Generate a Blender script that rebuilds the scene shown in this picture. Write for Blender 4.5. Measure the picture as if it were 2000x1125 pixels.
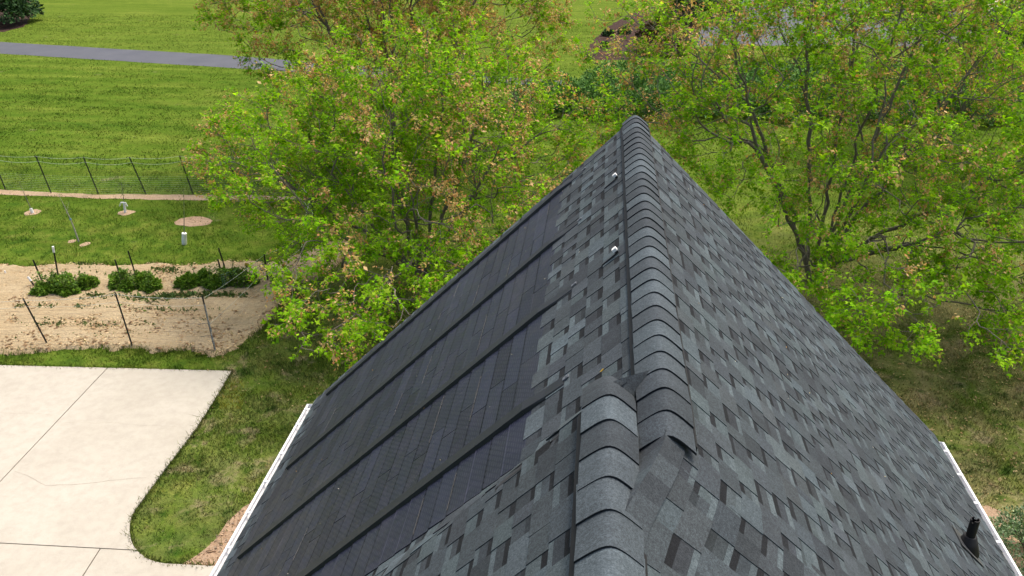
import bpy, math, random
import numpy as np
from mathutils import Vector, Matrix
from mathutils import noise as mnoise

random.seed(7); rng = np.random.default_rng(11)
scene = bpy.context.scene
for o in list(bpy.data.objects): bpy.data.objects.remove(o)
COL = scene.collection

# ------------------------------------------------------------------ camera
H = 11.5                      # camera height over the lawn
FPX = 1650.0                  # focal length in photo pixels (photo 2000 x 1125)
_c = (1000.0, 562.5); _vp = (1191.0, -250.0)
_R = np.array([_vp[0]-_c[0], _vp[1]-_c[1], FPX]); _R /= np.linalg.norm(_R)
_U = -np.array([0, FPX*FPX/(_c[1]-_vp[1]), FPX]); _U /= np.linalg.norm(_U)
_X = np.cross(_R, _U)
right = Vector((_X[0], _R[0], _U[0])); down = Vector((_X[1], _R[1], _U[1])); fwd = Vector((_X[2], _R[2], _U[2]))
cam = bpy.data.cameras.new('camera'); camo = bpy.data.objects.new('camera', cam); COL.objects.link(camo)
cam.sensor_width = 36; cam.lens = FPX/2000*36; cam.clip_start = 0.1; cam.clip_end = 3000
m = Matrix((( right.x, -down.x, -fwd.x, 0), (right.y, -down.y, -fwd.y, 0), (right.z, -down.z, -fwd.z, H), (0, 0, 0, 1)))
camo.matrix_world = m
scene.camera = camo

# ------------------------------------------------------------------ sky, sun, exposure
SUN_EL, SUN_AZ = math.radians(66), math.radians(35)     # azimuth from +Y towards +X
w = bpy.data.worlds.new('World'); scene.world = w; w.use_nodes = True
nt = w.node_tree; bg = nt.nodes['Background']
sky = nt.nodes.new('ShaderNodeTexSky'); sky.sky_type = 'NISHITA'; sky.sun_disc = False
sky.sun_elevation = SUN_EL; sky.sun_rotation = SUN_AZ; sky.dust_density = 6.0; sky.air_density = 1.0; sky.ozone_density = 1.0
nt.links.new(sky.outputs[0], bg.inputs[0]); bg.inputs[1].default_value = 0.145
sl = bpy.data.lights.new('sun', 'SUN'); sl.energy = 1.5; sl.angle = math.radians(20); sl.color = (1.0, 0.93, 0.82)
so = bpy.data.objects.new('sun', sl); COL.objects.link(so)
sd = Vector((math.sin(SUN_AZ)*math.cos(SUN_EL), math.cos(SUN_AZ)*math.cos(SUN_EL), math.sin(SUN_EL)))
so.rotation_euler = sd.to_track_quat('Z', 'Y').to_euler(); so.location = (0, 0, 40)
scene.view_settings.view_transform = 'Standard'; scene.view_settings.look = 'None'
scene.view_settings.exposure = 0.88; scene.view_settings.gamma = 1.0

# ------------------------------------------------------------------ helpers
def ray(px, py):
    d = right*(px-_c[0]) + down*(py-_c[1]) + fwd*FPX
    return d
def G(px, py, z=0.0):                       # where the line of sight meets level z
    d = ray(px, py); t = (z-H)/d.z
    return Vector((d.x*t, d.y*t, z))
def project(P):                             # world (n,3) -> photo pixels, depth
    P = np.asarray(P, float).reshape(-1, 3) - np.array([0, 0, H])
    r = P @ np.array(right); d = P @ np.array(down); f = P @ np.array(fwd)
    f = np.where(f < 0.05, 0.05, f)
    return _c[0]+FPX*r/f, _c[1]+FPX*d/f, f
def tag(o, label, cat, group=None):
    o['label'] = label; o['category'] = cat
    if group: o['group'] = group
    return o
def struct(o, label=None):
    o['kind'] = 'structure'
    if label: o['label'] = label
    return o
def empty(name, loc=(0, 0, 0), parent=None):
    o = bpy.data.objects.new(name, None); COL.objects.link(o); o.location = loc
    o.empty_display_size = 0.2
    if parent: o.parent = parent
    return o
def mesh_of(name, V, F, cols=None, smooth=False):
    me = bpy.data.meshes.new(name)
    me.from_pydata([tuple(v) for v in V], [], [tuple(f) for f in F])
    if cols is not None:                    # one colour for each face
        a = me.color_attributes.new('Col', 'FLOAT_COLOR', 'CORNER')
        buf = np.ones((len(me.loops), 4), np.float32); k = 0
        for p, c in zip(me.polygons, cols):
            for _ in range(p.loop_total): buf[k, :3] = c; k += 1
        a.data.foreach_set('color', buf.ravel())
    if smooth: me.polygons.foreach_set('use_smooth', [True]*len(me.polygons))
    me.update(); return me
def link(name, me, mat, parent=None):
    o = bpy.data.objects.new(name, me); COL.objects.link(o)
    if mat is not None and len(me.materials) == 0: me.materials.append(mat)
    if parent is not None: o.parent = parent
    return o
def np_mesh(name, V, T, vcol=None, smooth=False):      # fast triangle soup
    me = bpy.data.meshes.new(name)
    V = np.asarray(V, np.float32); T = np.asarray(T, np.int32); n = len(T)
    me.vertices.add(len(V)); me.vertices.foreach_set('co', V.ravel())
    me.loops.add(n*3); me.loops.foreach_set('vertex_index', T.ravel())
    me.polygons.add(n); me.polygons.foreach_set('loop_start', np.arange(0, n*3, 3, dtype=np.int32))
    me.update(calc_edges=True)
    if vcol is not None:
        a = me.color_attributes.new('Col', 'FLOAT_COLOR', 'POINT')
        buf = np.ones((len(V), 4), np.float32); buf[:, :3] = vcol
        a.data.foreach_set('color', buf.ravel())
    if smooth: me.polygons.foreach_set('use_smooth', np.ones(n, dtype=bool))
    return me
class MB:
    def __init__(s): s.V = []; s.F = []; s.C = []
    def box(s, lo, hi, c=(1, 1, 1), M=None):
        b = len(s.V)
        P = [Vector((x, y, z)) for z in (lo[2], hi[2]) for y in (lo[1], hi[1]) for x in (lo[0], hi[0])]
        s.V += [M @ p if M else p for p in P]
        for f in ((0, 2, 3, 1), (4, 5, 7, 6), (0, 1, 5, 4), (2, 6, 7, 3), (0, 4, 6, 2), (1, 3, 7, 5)):
            s.F.append([b+i for i in f]); s.C.append(c)
    def quad(s, a, b, c, d, col=(1, 1, 1)):
        n = len(s.V); s.V += [Vector(a), Vector(b), Vector(c), Vector(d)]; s.F.append([n, n+1, n+2, n+3]); s.C.append(col)
    def tube(s, pts, rad, n=6, c=(1, 1, 1), cap=True):
        pts = [Vector(p) for p in pts]; b0 = len(s.V)
        if not hasattr(rad, '__len__'): rad = [rad]*len(pts)
        up = Vector((0, 0, 1))
        for i, p in enumerate(pts):
            t = (pts[min(i+1, len(pts)-1)]-pts[max(i-1, 0)])
            if t.length < 1e-9: t = Vector((0, 0, 1))
            t.normalize(); a = t.cross(Vector((1, 0, 0)) if abs(t.x) < .9 else Vector((0, 1, 0))).normalized(); b = t.cross(a)
            for k in range(n):
                an = 2*math.pi*k/n; s.V.append(p+(a*math.cos(an)+b*math.sin(an))*rad[i])
        for i in range(len(pts)-1):
            for k in range(n):
                s.F.append([b0+i*n+k, b0+i*n+(k+1) % n, b0+(i+1)*n+(k+1) % n, b0+(i+1)*n+k]); s.C.append(c)
        if cap and n > 2:
            s.F.append([b0+k for k in range(n)][::-1]); s.C.append(c)
            s.F.append([b0+(len(pts)-1)*n+k for k in range(n)]); s.C.append(c)
    def build(s, name, mat, parent=None, smooth=False):
        return link(name, mesh_of(name, s.V, s.F, s.C, smooth), mat, parent)
def vnoise(P, scale, seed=0.0):             # cheap smooth value noise on an (n,2) array, 0..1
    P = np.asarray(P, float)[:, :2]*scale + seed*17.31
    i = np.floor(P); f = P-i; f = f*f*(3-2*f)
    def h(a, b): 
        v = np.sin(a*127.1+b*311.7+seed*74.7)*43758.5453
        return v-np.floor(v)
    x, y = i[:, 0], i[:, 1]
    return (h(x, y)*(1-f[:, 0])+h(x+1, y)*f[:, 0])*(1-f[:, 1]) + (h(x, y+1)*(1-f[:, 0])+h(x+1, y+1)*f[:, 0])*f[:, 1]
def inpoly(P, poly):
    x, y = P[:, 0], P[:, 1]; ins = np.zeros(len(P), bool); n = len(poly)
    for i in range(n):
        x1, y1 = poly[i][0], poly[i][1]; x2, y2 = poly[(i+1) % n][0], poly[(i+1) % n][1]
        c = ((y1 > y) != (y2 > y)) & (x < (x2-x1)*(y-y1)/((y2-y1) if y2 != y1 else 1e-9)+x1)
        ins ^= c
    return ins
def rough_outline(pts, step=0.25, amp=0.08, seed=1, closed=True):
    out = []; n = len(pts)
    for i in range(n if closed else n-1):
        a, b = Vector(pts[i][:2]), Vector(pts[(i+1) % n][:2]); L = (b-a).length; k = max(1, int(L/step))
        for j in range(k):
            p = a.lerp(b, j/k); q = (p.x*1.7+seed*9.1, p.y*1.7, seed)
            v = mnoise.noise_vector(q); v2 = mnoise.noise_vector((p.x*6+seed, p.y*6, 3.3))
            out.append(Vector((p.x+(v.x+.5*v2.x)*amp, p.y+(v.y+.5*v2.y)*amp)))
    return out
def smooth_curve(pts, k=8):                 # Catmull-Rom through points (open)
    P = [Vector(p[:2]) for p in pts]; out = []
    for i in range(len(P)-1):
        a = P[max(i-1, 0)]; b = P[i]; c = P[i+1]; d = P[min(i+2, len(P)-1)]
        for j in range(k):
            t = j/k
            out.append(.5*((2*b)+(c-a)*t+(2*a-5*b+4*c-d)*t*t+(3*b-a-3*c+d)*t**3))
    out.append(P[-1]); return out
def sheet(name, outline, z, mat, parent=None):
    import bmesh
    bm = bmesh.new(); f = bm.faces.new([bm.verts.new((p[0], p[1], z)) for p in outline])
    bmesh.ops.triangulate(bm, faces=[f]); bmesh.ops.recalc_face_normals(bm, faces=bm.faces)
    for f in bm.faces:
        if f.normal.z < 0: f.normal_flip()
    me = bpy.data.meshes.new(name); bm.to_mesh(me); bm.free()
    return link(name, me, mat, parent)

# ------------------------------------------------------------------ materials
def new_mat(name):
    mt = bpy.data.materials.new(name); mt.use_nodes = True
    t = mt.node_tree; b = t.nodes['Principled BSDF']; return mt, t, b
def N(t, kind, **kw):
    n = t.nodes.new(kind)
    for k, v in kw.items(): setattr(n, k, v)
    return n
def L(t, a, b): t.links.new(a, b)
def noise_tex(t, vec, scale, detail=4, rough=.55, dist=0.0):
    n = N(t, 'ShaderNodeTexNoise'); n.inputs['Scale'].default_value = scale; n.inputs['Detail'].default_value = detail
    n.inputs['Roughness'].default_value = rough; n.inputs['Distortion'].default_value = dist
    if vec is not None: L(t, vec, n.inputs['Vector'])
    return n
def ramp(t, fac, stops, interp='LINEAR'):
    r = N(t, 'ShaderNodeValToRGB'); r.color_ramp.interpolation = interp
    while len(r.color_ramp.elements) < len(stops): r.color_ramp.elements.new(.5)
    for e, (p, c) in zip(r.color_ramp.elements, stops):
        e.position = p; e.color = (c[0], c[1], c[2], 1) if hasattr(c, '__len__') else (c, c, c, 1)
    L(t, fac, r.inputs[0]); return r
def mix(t, fac, a, b, mode='MIX'):
    n = N(t, 'ShaderNodeMix', data_type='RGBA', blend_type=mode)
    for s, v in ((n.inputs[0], fac), (n.inputs[6], a), (n.inputs[7], b)):
        if hasattr(v, 'is_linked') or hasattr(v, 'links'): L(t, v, s)
        elif hasattr(v, '__len__'): s.default_value = (v[0], v[1], v[2], 1)
        else: s.default_value = v
    return n.outputs[2]
def math_n(t, op, a, b=None, clamp=False):
    n = N(t, 'ShaderNodeMath', operation=op, use_clamp=clamp)
    for s, v in ((n.inputs[0], a), (n.inputs[1], b)):
        if v is None: continue
        if hasattr(v, 'links'): L(t, v, s)
        else: s.default_value = v
    return n.outputs[0]
def bump(t, h, strength, dist, b):
    n = N(t, 'ShaderNodeBump'); n.inputs['Strength'].default_value = strength; n.inputs['Distance'].default_value = dist
    L(t, h, n.inputs['Height']); L(t, n.outputs[0], b.inputs['Normal'])
def pos(t): return N(t, 'ShaderNodeNewGeometry').outputs['Position']
def maprange(t, v, a, b, c=0.0, d=1.0):
    n = N(t, 'ShaderNodeMapRange', interpolation_type='SMOOTHSTEP'); L(t, v, n.inputs[0])
    for i, x in zip((1, 2, 3, 4), (a, b, c, d)): n.inputs[i].default_value = x
    return n.outputs[0]
def flat(t, p, sx=1, sy=1):                 # positions with z dropped, stretched
    n = N(t, 'ShaderNodeVectorMath', operation='MULTIPLY'); L(t, p, n.inputs[0]); n.inputs[1].default_value = (sx, sy, 0); return n.outputs[0]

def lawn_colour(t):
    p = pos(t); f = flat(t, p)
    sep = N(t, 'ShaderNodeSeparateXYZ'); L(t, p, sep.inputs[0])
    big = noise_tex(t, f, .22, 3, .5).outputs[0]
    mow = noise_tex(t, flat(t, p, .22, 1.3), .5, 5, .62).outputs[0]
    mid_ = noise_tex(t, f, 1.5, 4, .6).outputs[0]
    fine = noise_tex(t, f, 9, 4, .65).outputs[0]
    a = ramp(t, mow, [(.30, (.048, .100, .008)), (.50, (.100, .158, .013)), (.70, (.185, .222, .026))]).outputs[0]
    b = ramp(t, mid_, [(.34, (.028, .070, .007)), (.50, (.098, .148, .013)), (.70, (.200, .205, .032))]).outputs[0]
    far = maprange(t, sep.outputs[1], 24, 34)
    c = mix(t, far, mix(t, .65, a, b), mix(t, .28, a, b))
    st = math_n(t, 'SINE', math_n(t, 'ADD', math_n(t, 'MULTIPLY', sep.outputs[1], 4.2), math_n(t, 'ADD', math_n(t, 'MULTIPLY', big, 9.0), math_n(t, 'MULTIPLY', sep.outputs[0], .18))))
    c = mix(t, 1.0, c, ramp(t, math_n(t, 'ADD', math_n(t, 'MULTIPLY', st, .5), .5), [(0, .90), (1, 1.08)]).outputs[0], 'MULTIPLY')
    # the lawn beyond the path was mown lighter
    c = mix(t, math_n(t, 'MULTIPLY', maprange(t, sep.outputs[1], 50, 60), .35), c, (.172, .210, .026))
    c = mix(t, math_n(t, 'MULTIPLY', ramp(t, big, [(.4, 0.0), (.65, 1.0)]).outputs[0], .35), c, (.080, .132, .010))
    # thin, dry turf under the maples and beside the house
    dryR = math_n(t, 'MULTIPLY', maprange(t, sep.outputs[0], 1, 7), maprange(t, sep.outputs[1], 34, 22))
    dryL = math_n(t, 'MULTIPLY', math_n(t, 'MULTIPLY', maprange(t, sep.outputs[0], -10.2, -8.2), maprange(t, sep.outputs[1], 32, 24)), .38)
    dry = math_n(t, 'MAXIMUM', dryR, dryL)
    dn = noise_tex(t, f, .9, 5, .65, .6).outputs[0]
    dmask = math_n(t, 'MULTIPLY', dry, ramp(t, dn, [(.38, 0.12), (.62, 1.0)]).outputs[0])
    c = mix(t, math_n(t, 'MULTIPLY', dmask, .72), c, (.300, .235, .085))
    spots = ramp(t, noise_tex(t, f, .62, 4, .6).outputs[0], [(.66, 0.0), (.74, 1.0)]).outputs[0]
    c = mix(t, math_n(t, 'MULTIPLY', spots, .45), c, (.30, .235, .11))
    nearm = math_n(t, 'MULTIPLY', maprange(t, sep.outputs[1], 26, 19), maprange(t, sep.outputs[0], -11, -9))
    tanm = ramp(t, noise_tex(t, f, 1.15, 6, .68, .5).outputs[0], [(.54, 0.0), (.66, 1.0)]).outputs[0]
    c = mix(t, math_n(t, 'MULTIPLY', math_n(t, 'MULTIPLY', nearm, tanm), .62), c, (.36, .265, .12))
    tuft = ramp(t, noise_tex(t, f, 1.9, 5, .66, .3).outputs[0], [(.35, 1.0), (.46, 0.0)]).outputs[0]
    c = mix(t, math_n(t, 'MULTIPLY', math_n(t, 'MULTIPLY', nearm, tuft), .75), c, (.022, .060, .005))
    k = ramp(t, fine, [(.25, .66), (.75, 1.24)]).outputs[0]
    return mix(t, 1.0, mix(t, 1.0, c, (.90, .95, 1.30), 'MULTIPLY'), k, 'MULTIPLY'), fine, f
def m_lawn():
    mt, t, b = new_mat('lawn'); c, fine, f = lawn_colour(t)
    L(t, c, b.inputs['Base Color']); b.inputs['Roughness'].default_value = .95; b.inputs['Specular IOR Level'].default_value = .0
    bump(t, noise_tex(t, f, 14, 5, .7).outputs[0], .9, .06, b); return mt
def m_blade():
    mt, t, b = new_mat('grass_blade'); c, _, _ = lawn_colour(t)
    at = N(t, 'ShaderNodeVertexColor', layer_name='Col')
    c = mix(t, 1.0, c, at.outputs[0], 'MULTIPLY')
    L(t, c, b.inputs['Base Color']); b.inputs['Roughness'].default_value = .8; b.inputs['Specular IOR Level'].default_value = .06
    tr = N(t, 'ShaderNodeBsdfTranslucent'); L(t, c, tr.inputs[0]); mx = N(t, 'ShaderNodeMixShader'); mx.inputs[0].default_value = .25
    L(t, b.outputs[0], mx.inputs[1]); L(t, tr.outputs[0], mx.inputs[2]); L(t, mx.outputs[0], t.nodes['Material Output'].inputs[0]); return mt
def m_leaf(name, trans=.38, rough=.6):
    mt, t, b = new_mat(name); at = N(t, 'ShaderNodeVertexColor', layer_name='Col')
    L(t, at.outputs[0], b.inputs['Base Color']); b.inputs['Roughness'].default_value = rough; b.inputs['Specular IOR Level'].default_value = .08
    tr = N(t, 'ShaderNodeBsdfTranslucent'); c = mix(t, 1.0, at.outputs[0], (1.25, 1.15, .6), 'MULTIPLY'); L(t, c, tr.inputs[0])
    mx = N(t, 'ShaderNodeMixShader'); mx.inputs[0].default_value = trans
    L(t, b.outputs[0], mx.inputs[1]); L(t, tr.outputs[0], mx.inputs[2]); L(t, mx.outputs[0], t.nodes['Material Output'].inputs[0]); return mt
def m_plain(name, col, rough=.6, nscale=8, namp=.15, metal=0.0, spec=.4, bmp=0.0):
    mt, t, b = new_mat(name); tc = N(t, 'ShaderNodeTexCoord').outputs['Object']
    n = noise_tex(t, tc, nscale, 5, .6).outputs[0]
    k = ramp(t, n, [(.25, 1-namp), (.75, 1+namp)]).outputs[0]
    L(t, mix(t, 1.0, col, k, 'MULTIPLY'), b.inputs['Base Color']); b.inputs['Roughness'].default_value = rough
    b.inputs['Metallic'].default_value = metal; b.inputs['Specular IOR Level'].default_value = spec
    if bmp: bump(t, n, .6, bmp, b)
    return mt
def m_shingle(name='asphalt_shingle', gain=1.0):
    mt, t, b = new_mat(name); at = N(t, 'ShaderNodeVertexColor', layer_name='Col'); p = pos(t)
    g = noise_tex(t, p, 150, 3, .7).outputs[0]; g2 = noise_tex(t, p, 60, 3, .7).outputs[0]; big = noise_tex(t, p, 1.4, 4, .6).outputs[0]
    sv = N(t, 'ShaderNodeVectorMath', operation='MULTIPLY'); L(t, p, sv.inputs[0]); sv.inputs[1].default_value = (.8, 5, .8)
    streak = noise_tex(t, sv.outputs[0], 2.2, 5, .65).outputs[0]
    k = math_n(t, 'MULTIPLY', ramp(t, g, [(.25, .50), (.75, 1.50)]).outputs[0], ramp(t, g2, [(.3, .72), (.7, 1.28)]).outputs[0])
    k = math_n(t, 'MULTIPLY', k, ramp(t, streak, [(.3, .86), (.7, 1.12)]).outputs[0])
    k = math_n(t, 'MULTIPLY', k, ramp(t, big, [(.3, .86*gain), (.7, 1.12*gain)]).outputs[0])
    c = mix(t, 1.0, at.outputs[0], k, 'MULTIPLY')
    # a little warm dust and lichen
    lich = ramp(t, noise_tex(t, p, 6, 5, .7).outputs[0], [(.62, 0.0), (.8, 1.0)]).outputs[0]
    c = mix(t, math_n(t, 'MULTIPLY', lich, .12), c, (.09, .085, .075))
    L(t, c, b.inputs['Base Color']); b.inputs['Roughness'].default_value = .9; b.inputs['Specular IOR Level'].default_value = .22
    bump(t, g, .5, .004, b); return mt
def m_solar():
    mt, t, b = new_mat('solar_cell_glass'); p = pos(t)
    sep = N(t, 'ShaderNodeSeparateXYZ'); L(t, p, sep.inputs[0])
    at = N(t, 'ShaderNodeVertexColor', layer_name='Col')
    # thin collector lines running along the shingle, broken into dashes
    zz = math_n(t, 'MULTIPLY', sep.outputs[2], 1/0.0126)
    ln = math_n(t, 'GREATER_THAN', math_n(t, 'FRACT', zz), .74)
    yy = math_n(t, 'ADD', math_n(t, 'MULTIPLY', sep.outputs[1], 1/.05), math_n(t, 'MULTIPLY', math_n(t, 'FLOOR', zz), .37))
    dash = math_n(t, 'GREATER_THAN', math_n(t, 'FRACT', yy), .3)
    ln = math_n(t, 'MULTIPLY', ln, dash)
    blot = noise_tex(t, p, 2.3, 5, .65).outputs[0]; blot2 = noise_tex(t, p, 9, 4, .6).outputs[0]
    c = ramp(t, blot, [(.3, (.0085, .0105, .0215)), (.55, (.0125, .0145, .0275)), (.75, (.0195, .0195, .0310))]).outputs[0]
    c = mix(t, math_n(t, 'MULTIPLY', ramp(t, blot2, [(.5, 0.0), (.75, 1.0)]).outputs[0], .35), c, (.030, .034, .050))
    c = mix(t, 1.0, c, at.outputs[0], 'MULTIPLY')
    c = mix(t, math_n(t, 'MULTIPLY', ln, .7), c, (.050, .055, .070))
    dust = ramp(t, noise_tex(t, p, 1.1, 6, .7, .4).outputs[0], [(.56, 0.0), (.78, 1.0)]).outputs[0]
    c = mix(t, math_n(t, 'MULTIPLY', dust, .22), c, (.10, .10, .11))
    L(t, c, b.inputs['Base Color']); L(t, math_n(t, 'MULTIPLY', math_n(t, 'MINIMUM', at.outputs[0], 1.0), .34), b.inputs['Specular IOR Level'])
    L(t, ramp(t, blot2, [(.3, .38), (.7, .58)]).outputs[0], b.inputs['Roughness'])
    bump(t, noise_tex(t, p, 30, 3, .5).outputs[0], .12, .004, b); return mt
def m_concrete():
    mt, t, b = new_mat('concrete'); p = pos(t)
    a = noise_tex(t, p, .5, 5, .6, .3).outputs[0]; c2 = noise_tex(t, p, 5, 6, .7).outputs[0]; g = noise_tex(t, p, 90, 3, .6).outputs[0]
    c = ramp(t, a, [(.3, (.395, .362, .296)), (.7, (.452, .420, .350))]).outputs[0]
    c = mix(t, math_n(t, 'MULTIPLY', ramp(t, c2, [(.35, 1.0), (.6, 0.0)]).outputs[0], .30), c, (.27, .245, .20))
    c = mix(t, 1.0, c, ramp(t, g, [(.25, .86), (.75, 1.12)]).outputs[0], 'MULTIPLY')
    st = ramp(t, noise_tex(t, p, 2.2, 6, .75, .8).outputs[0], [(.70, 0.0), (.78, 1.0)]).outputs[0]
    c = mix(t, math_n(t, 'MULTIPLY', st, .35), c, (.24, .20, .15))
    sp = ramp(t, noise_tex(t, p, 22, 3, .6).outputs[0], [(.74, 0.0), (.78, 1.0)]).outputs[0]
    c = mix(t, math_n(t, 'MULTIPLY', sp, .3), c, (.2, .17, .13))
    L(t, c, b.inputs['Base Color']); b.inputs['Roughness'].default_value = .9; b.inputs['Specular IOR Level'].default_value = .2
    bump(t, g, .25, .01, b); return mt
def m_soil(name, a, bcol, dark):
    mt, t, b = new_mat(name); p = pos(t); f = flat(t, p, .8, 1.5)
    n1 = noise_tex(t, f, .8, 5, .65, .3).outputs[0]; n2 = noise_tex(t, f, 7, 5, .75).outputs[0]; n3 = noise_tex(t, p, 40, 4, .7).outputs[0]
    c = ramp(t, n1, [(.3, a), (.7, bcol)]).outputs[0]
    c = mix(t, ramp(t, n2, [(.28, .65), (.52, 0.0)]).outputs[0], c, dark)
    c = mix(t, 1.0, c, ramp(t, n3, [(.25, .7), (.75, 1.3)]).outputs[0], 'MULTIPLY')
    L(t, c, b.inputs['Base Color']); b.inputs['Roughness'].default_value = .95; b.inputs['Specular IOR Level'].default_value = .1
    bump(t, n2, .8, .08, b); return mt
def m_asphalt():
    mt, t, b = new_mat('asphalt'); p = pos(t)
    n = noise_tex(t, p, .6, 4, .6).outputs[0]; g = noise_tex(t, p, 60, 3, .6).outputs[0]
    c = ramp(t, n, [(.3, (.056, .060, .072)), (.7, (.076, .080, .092))]).outputs[0]
    c = mix(t, 1.0, c, ramp(t, g, [(.25, .75), (.75, 1.25)]).outputs[0], 'MULTIPLY')
    L(t, c, b.inputs['Base Color']); b.inputs['Roughness'].default_value = .85; return mt
def m_bark():
    mt, t, b = new_mat('bark'); p = pos(t)
    f = N(t, 'ShaderNodeVectorMath', operation='MULTIPLY'); L(t, p, f.inputs[0]); f.inputs[1].default_value = (1, 1, .25)
    n = noise_tex(t, f.outputs[0], 26, 5, .7).outputs[0]; n2 = noise_tex(t, p, 1.6, 4, .6).outputs[0]
    c = ramp(t, n, [(.3, (.075, .060, .045)), (.55, (.155, .130, .100)), (.75, (.23, .20, .165))]).outputs[0]
    c = mix(t, math_n(t, 'MULTIPLY', n2, .4), c, (.17, .16, .13))
    L(t, c, b.inputs['Base Color']); b.inputs['Roughness'].default_value = .9; bump(t, n, .8, .03, b); return mt
def m_vcol(name, rough=.7, spec=.3, nscale=12, namp=.2):
    mt, t, b = new_mat(name); at = N(t, 'ShaderNodeVertexColor', layer_name='Col')
    n = noise_tex(t, pos(t), nscale, 4, .6).outputs[0]
    L(t, mix(t, 1.0, at.outputs[0], ramp(t, n, [(.25, 1-namp), (.75, 1+namp)]).outputs[0], 'MULTIPLY'), b.inputs['Base Color'])
    b.inputs['Roughness'].default_value = rough; b.inputs['Specular IOR Level'].default_value = spec; return mt

LAWN = m_lawn(); BLADE = m_blade(); SHINGLE = m_shingle(); SOLAR = m_solar(); CONC = m_concrete(); ASPH = m_asphalt(); BARK = m_bark()
SOIL = m_soil('dry_soil', (.345, .262, .148), (.43, .345, .215), (.215, .150, .078))
STRIP = m_soil('bare_soil', (.37, .265, .165), (.44, .33, .215), (.27, .18, .105))
MULCH = m_soil('bark_mulch', (.045, .026, .020), (.068, .040, .031), (.020, .013, .010))
CHIPS = m_soil('wood_chips', (.33, .225, .14), (.43, .31, .21), (.19, .12, .07))
LEAF = m_leaf('maple_leaf', .5); SEED = m_leaf('maple_seed', .4, .6); NEEDLE = m_leaf('evergreen_needle', .12, .6); BERRY = m_leaf('bramble_leaf', .22, .5)
WHITE = m_plain('white_painted_metal', (.80, .80, .80), .35, 6, .06)
WPLAS = m_plain('white_plastic', (.78, .78, .76), .5, 20, .08)
DARKM = m_plain('dark_painted_metal', (.014, .016, .020), .55, 9, .25)
BLACKP = m_plain('black_plastic', (.0045, .0045, .005), .7, 30, .2)
POSTM = m_plain('dark_green_steel', (.014, .017, .016), .5, 30, .25)
GALV = m_plain('galvanised_steel', (.42, .43, .44), .4, 30, .15, .7)
SIDING = m_plain('pale_siding', (.62, .60, .55), .6, 3, .06)
DECK = m_plain('roofing_felt', (.02, .021, .023), .9, 5, .2)
WIREM = m_plain('pale_wire', (.50, .54, .48), .5, 5, .1)
BLKWIRE = m_plain('dark_wire', (.05, .06, .055), .5, 5, .1)

# ================================================================== GROUND
GX0, GX1, GY0, GY1 = -900, 900, -300, 1800
mb = MB(); mb.quad((GX0, GY0, 0), (GX1, GY0, 0), (GX1, GY1, 0), (GX0, GY1, 0))
struct(mb.build('lawn', LAWN), 'mown green lawn around the house, dry under the maple trees')

def gpts(px): return [G(*p).xy for p in px]
# asphalt path
up = gpts([(-160, 72), (0, 82), (200, 94), (440, 108), (700, 128), (950, 147), (1100, 158)])
lo = gpts([(-160, 96), (0, 105), (200, 117), (440, 132), (700, 148), (950, 162), (1100, 170)])
PATH = smooth_curve(up, 6)+smooth_curve(lo, 6)[::-1]
struct(sheet('path', rough_outline(PATH, .8, .10, 2), .006, ASPH), 'grey asphalt path crossing the lawn')
DRIVE = gpts([(1330, 95), (1365, 60), (1440, -30), (1900, -30), (1960, 60), (1800, 92), (1560, 90), (1400, 88)])
struct(sheet('driveway', rough_outline(DRIVE, .8, .12, 3), .006, ASPH), 'grey asphalt driveway beyond the junipers')
MUL = gpts([(1140, 116), (1158, 80), (1188, 52), (1232, 28), (1275, 12), (1345, 5), (1372, 40), (1345, 100), (1240, 118)])
struct(sheet('mulch_bed', rough_outline(MUL, .5, .25, 4), .010, MULCH), 'dark red-brown mulch bed')
TAN = gpts([(1880, -30), (2200, -30), (2200, 70), (1990, 42), (1930, 24), (1890, 8)])
struct(sheet('gravel_area', rough_outline(TAN, .6, .2, 5), .012, CONC), 'pale gravel area')
MUL2 = gpts([(-160, 0), (40, -30), (70, 25), (48, 52), (10, 62), (-160, 66)])
struct(sheet('mulch_ring', rough_outline(MUL2, .5, .3, 6), .010, MULCH), 'brown mulch under the evergreen bush')

# concrete slab in panels with real joints
edge = smooth_curve(gpts([(452, 727), (415, 790), (375, 850), (318, 925), (276, 983), (258, 1010), (254, 1040), (262, 1070), (285, 1092), (312, 1102), (345, 1105), (420, 1109)]), 6)
pA0, pA1 = G(210, 722).xy, G(0, 945).xy; pB0, pB1 = G(0, 1064).xy, G(282, 1079).xy; pC0, pC1 = G(197, 1075).xy, G(165, 1125).xy
def xat(a, b, y): return a.x+(b.x-a.x)*(y-a.y)/(b.y-a.y)
def yat(a, b, x): return a.y+(b.y-a.y)*(x-a.x)/(b.x-a.x)
ytop = lambda x: yat(G(0, 716).xy, G(452, 727).xy, x)
xl = -26.0; g_ = .012
jB = lambda x: yat(pB0, pB1, x)
split = [p for p in edge]
iB = min(range(len(edge)), key=lambda i: abs(edge[i].y-jB(edge[i].x)))
slab = struct(empty('concrete_apron'), 'pale concrete parking apron with a curved grass edge')
mid_x = lambda y: xat(pA0, pA1, y)
yb = jB(mid_x(pA1.y-1.6)); xb = mid_x(yb)
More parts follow.
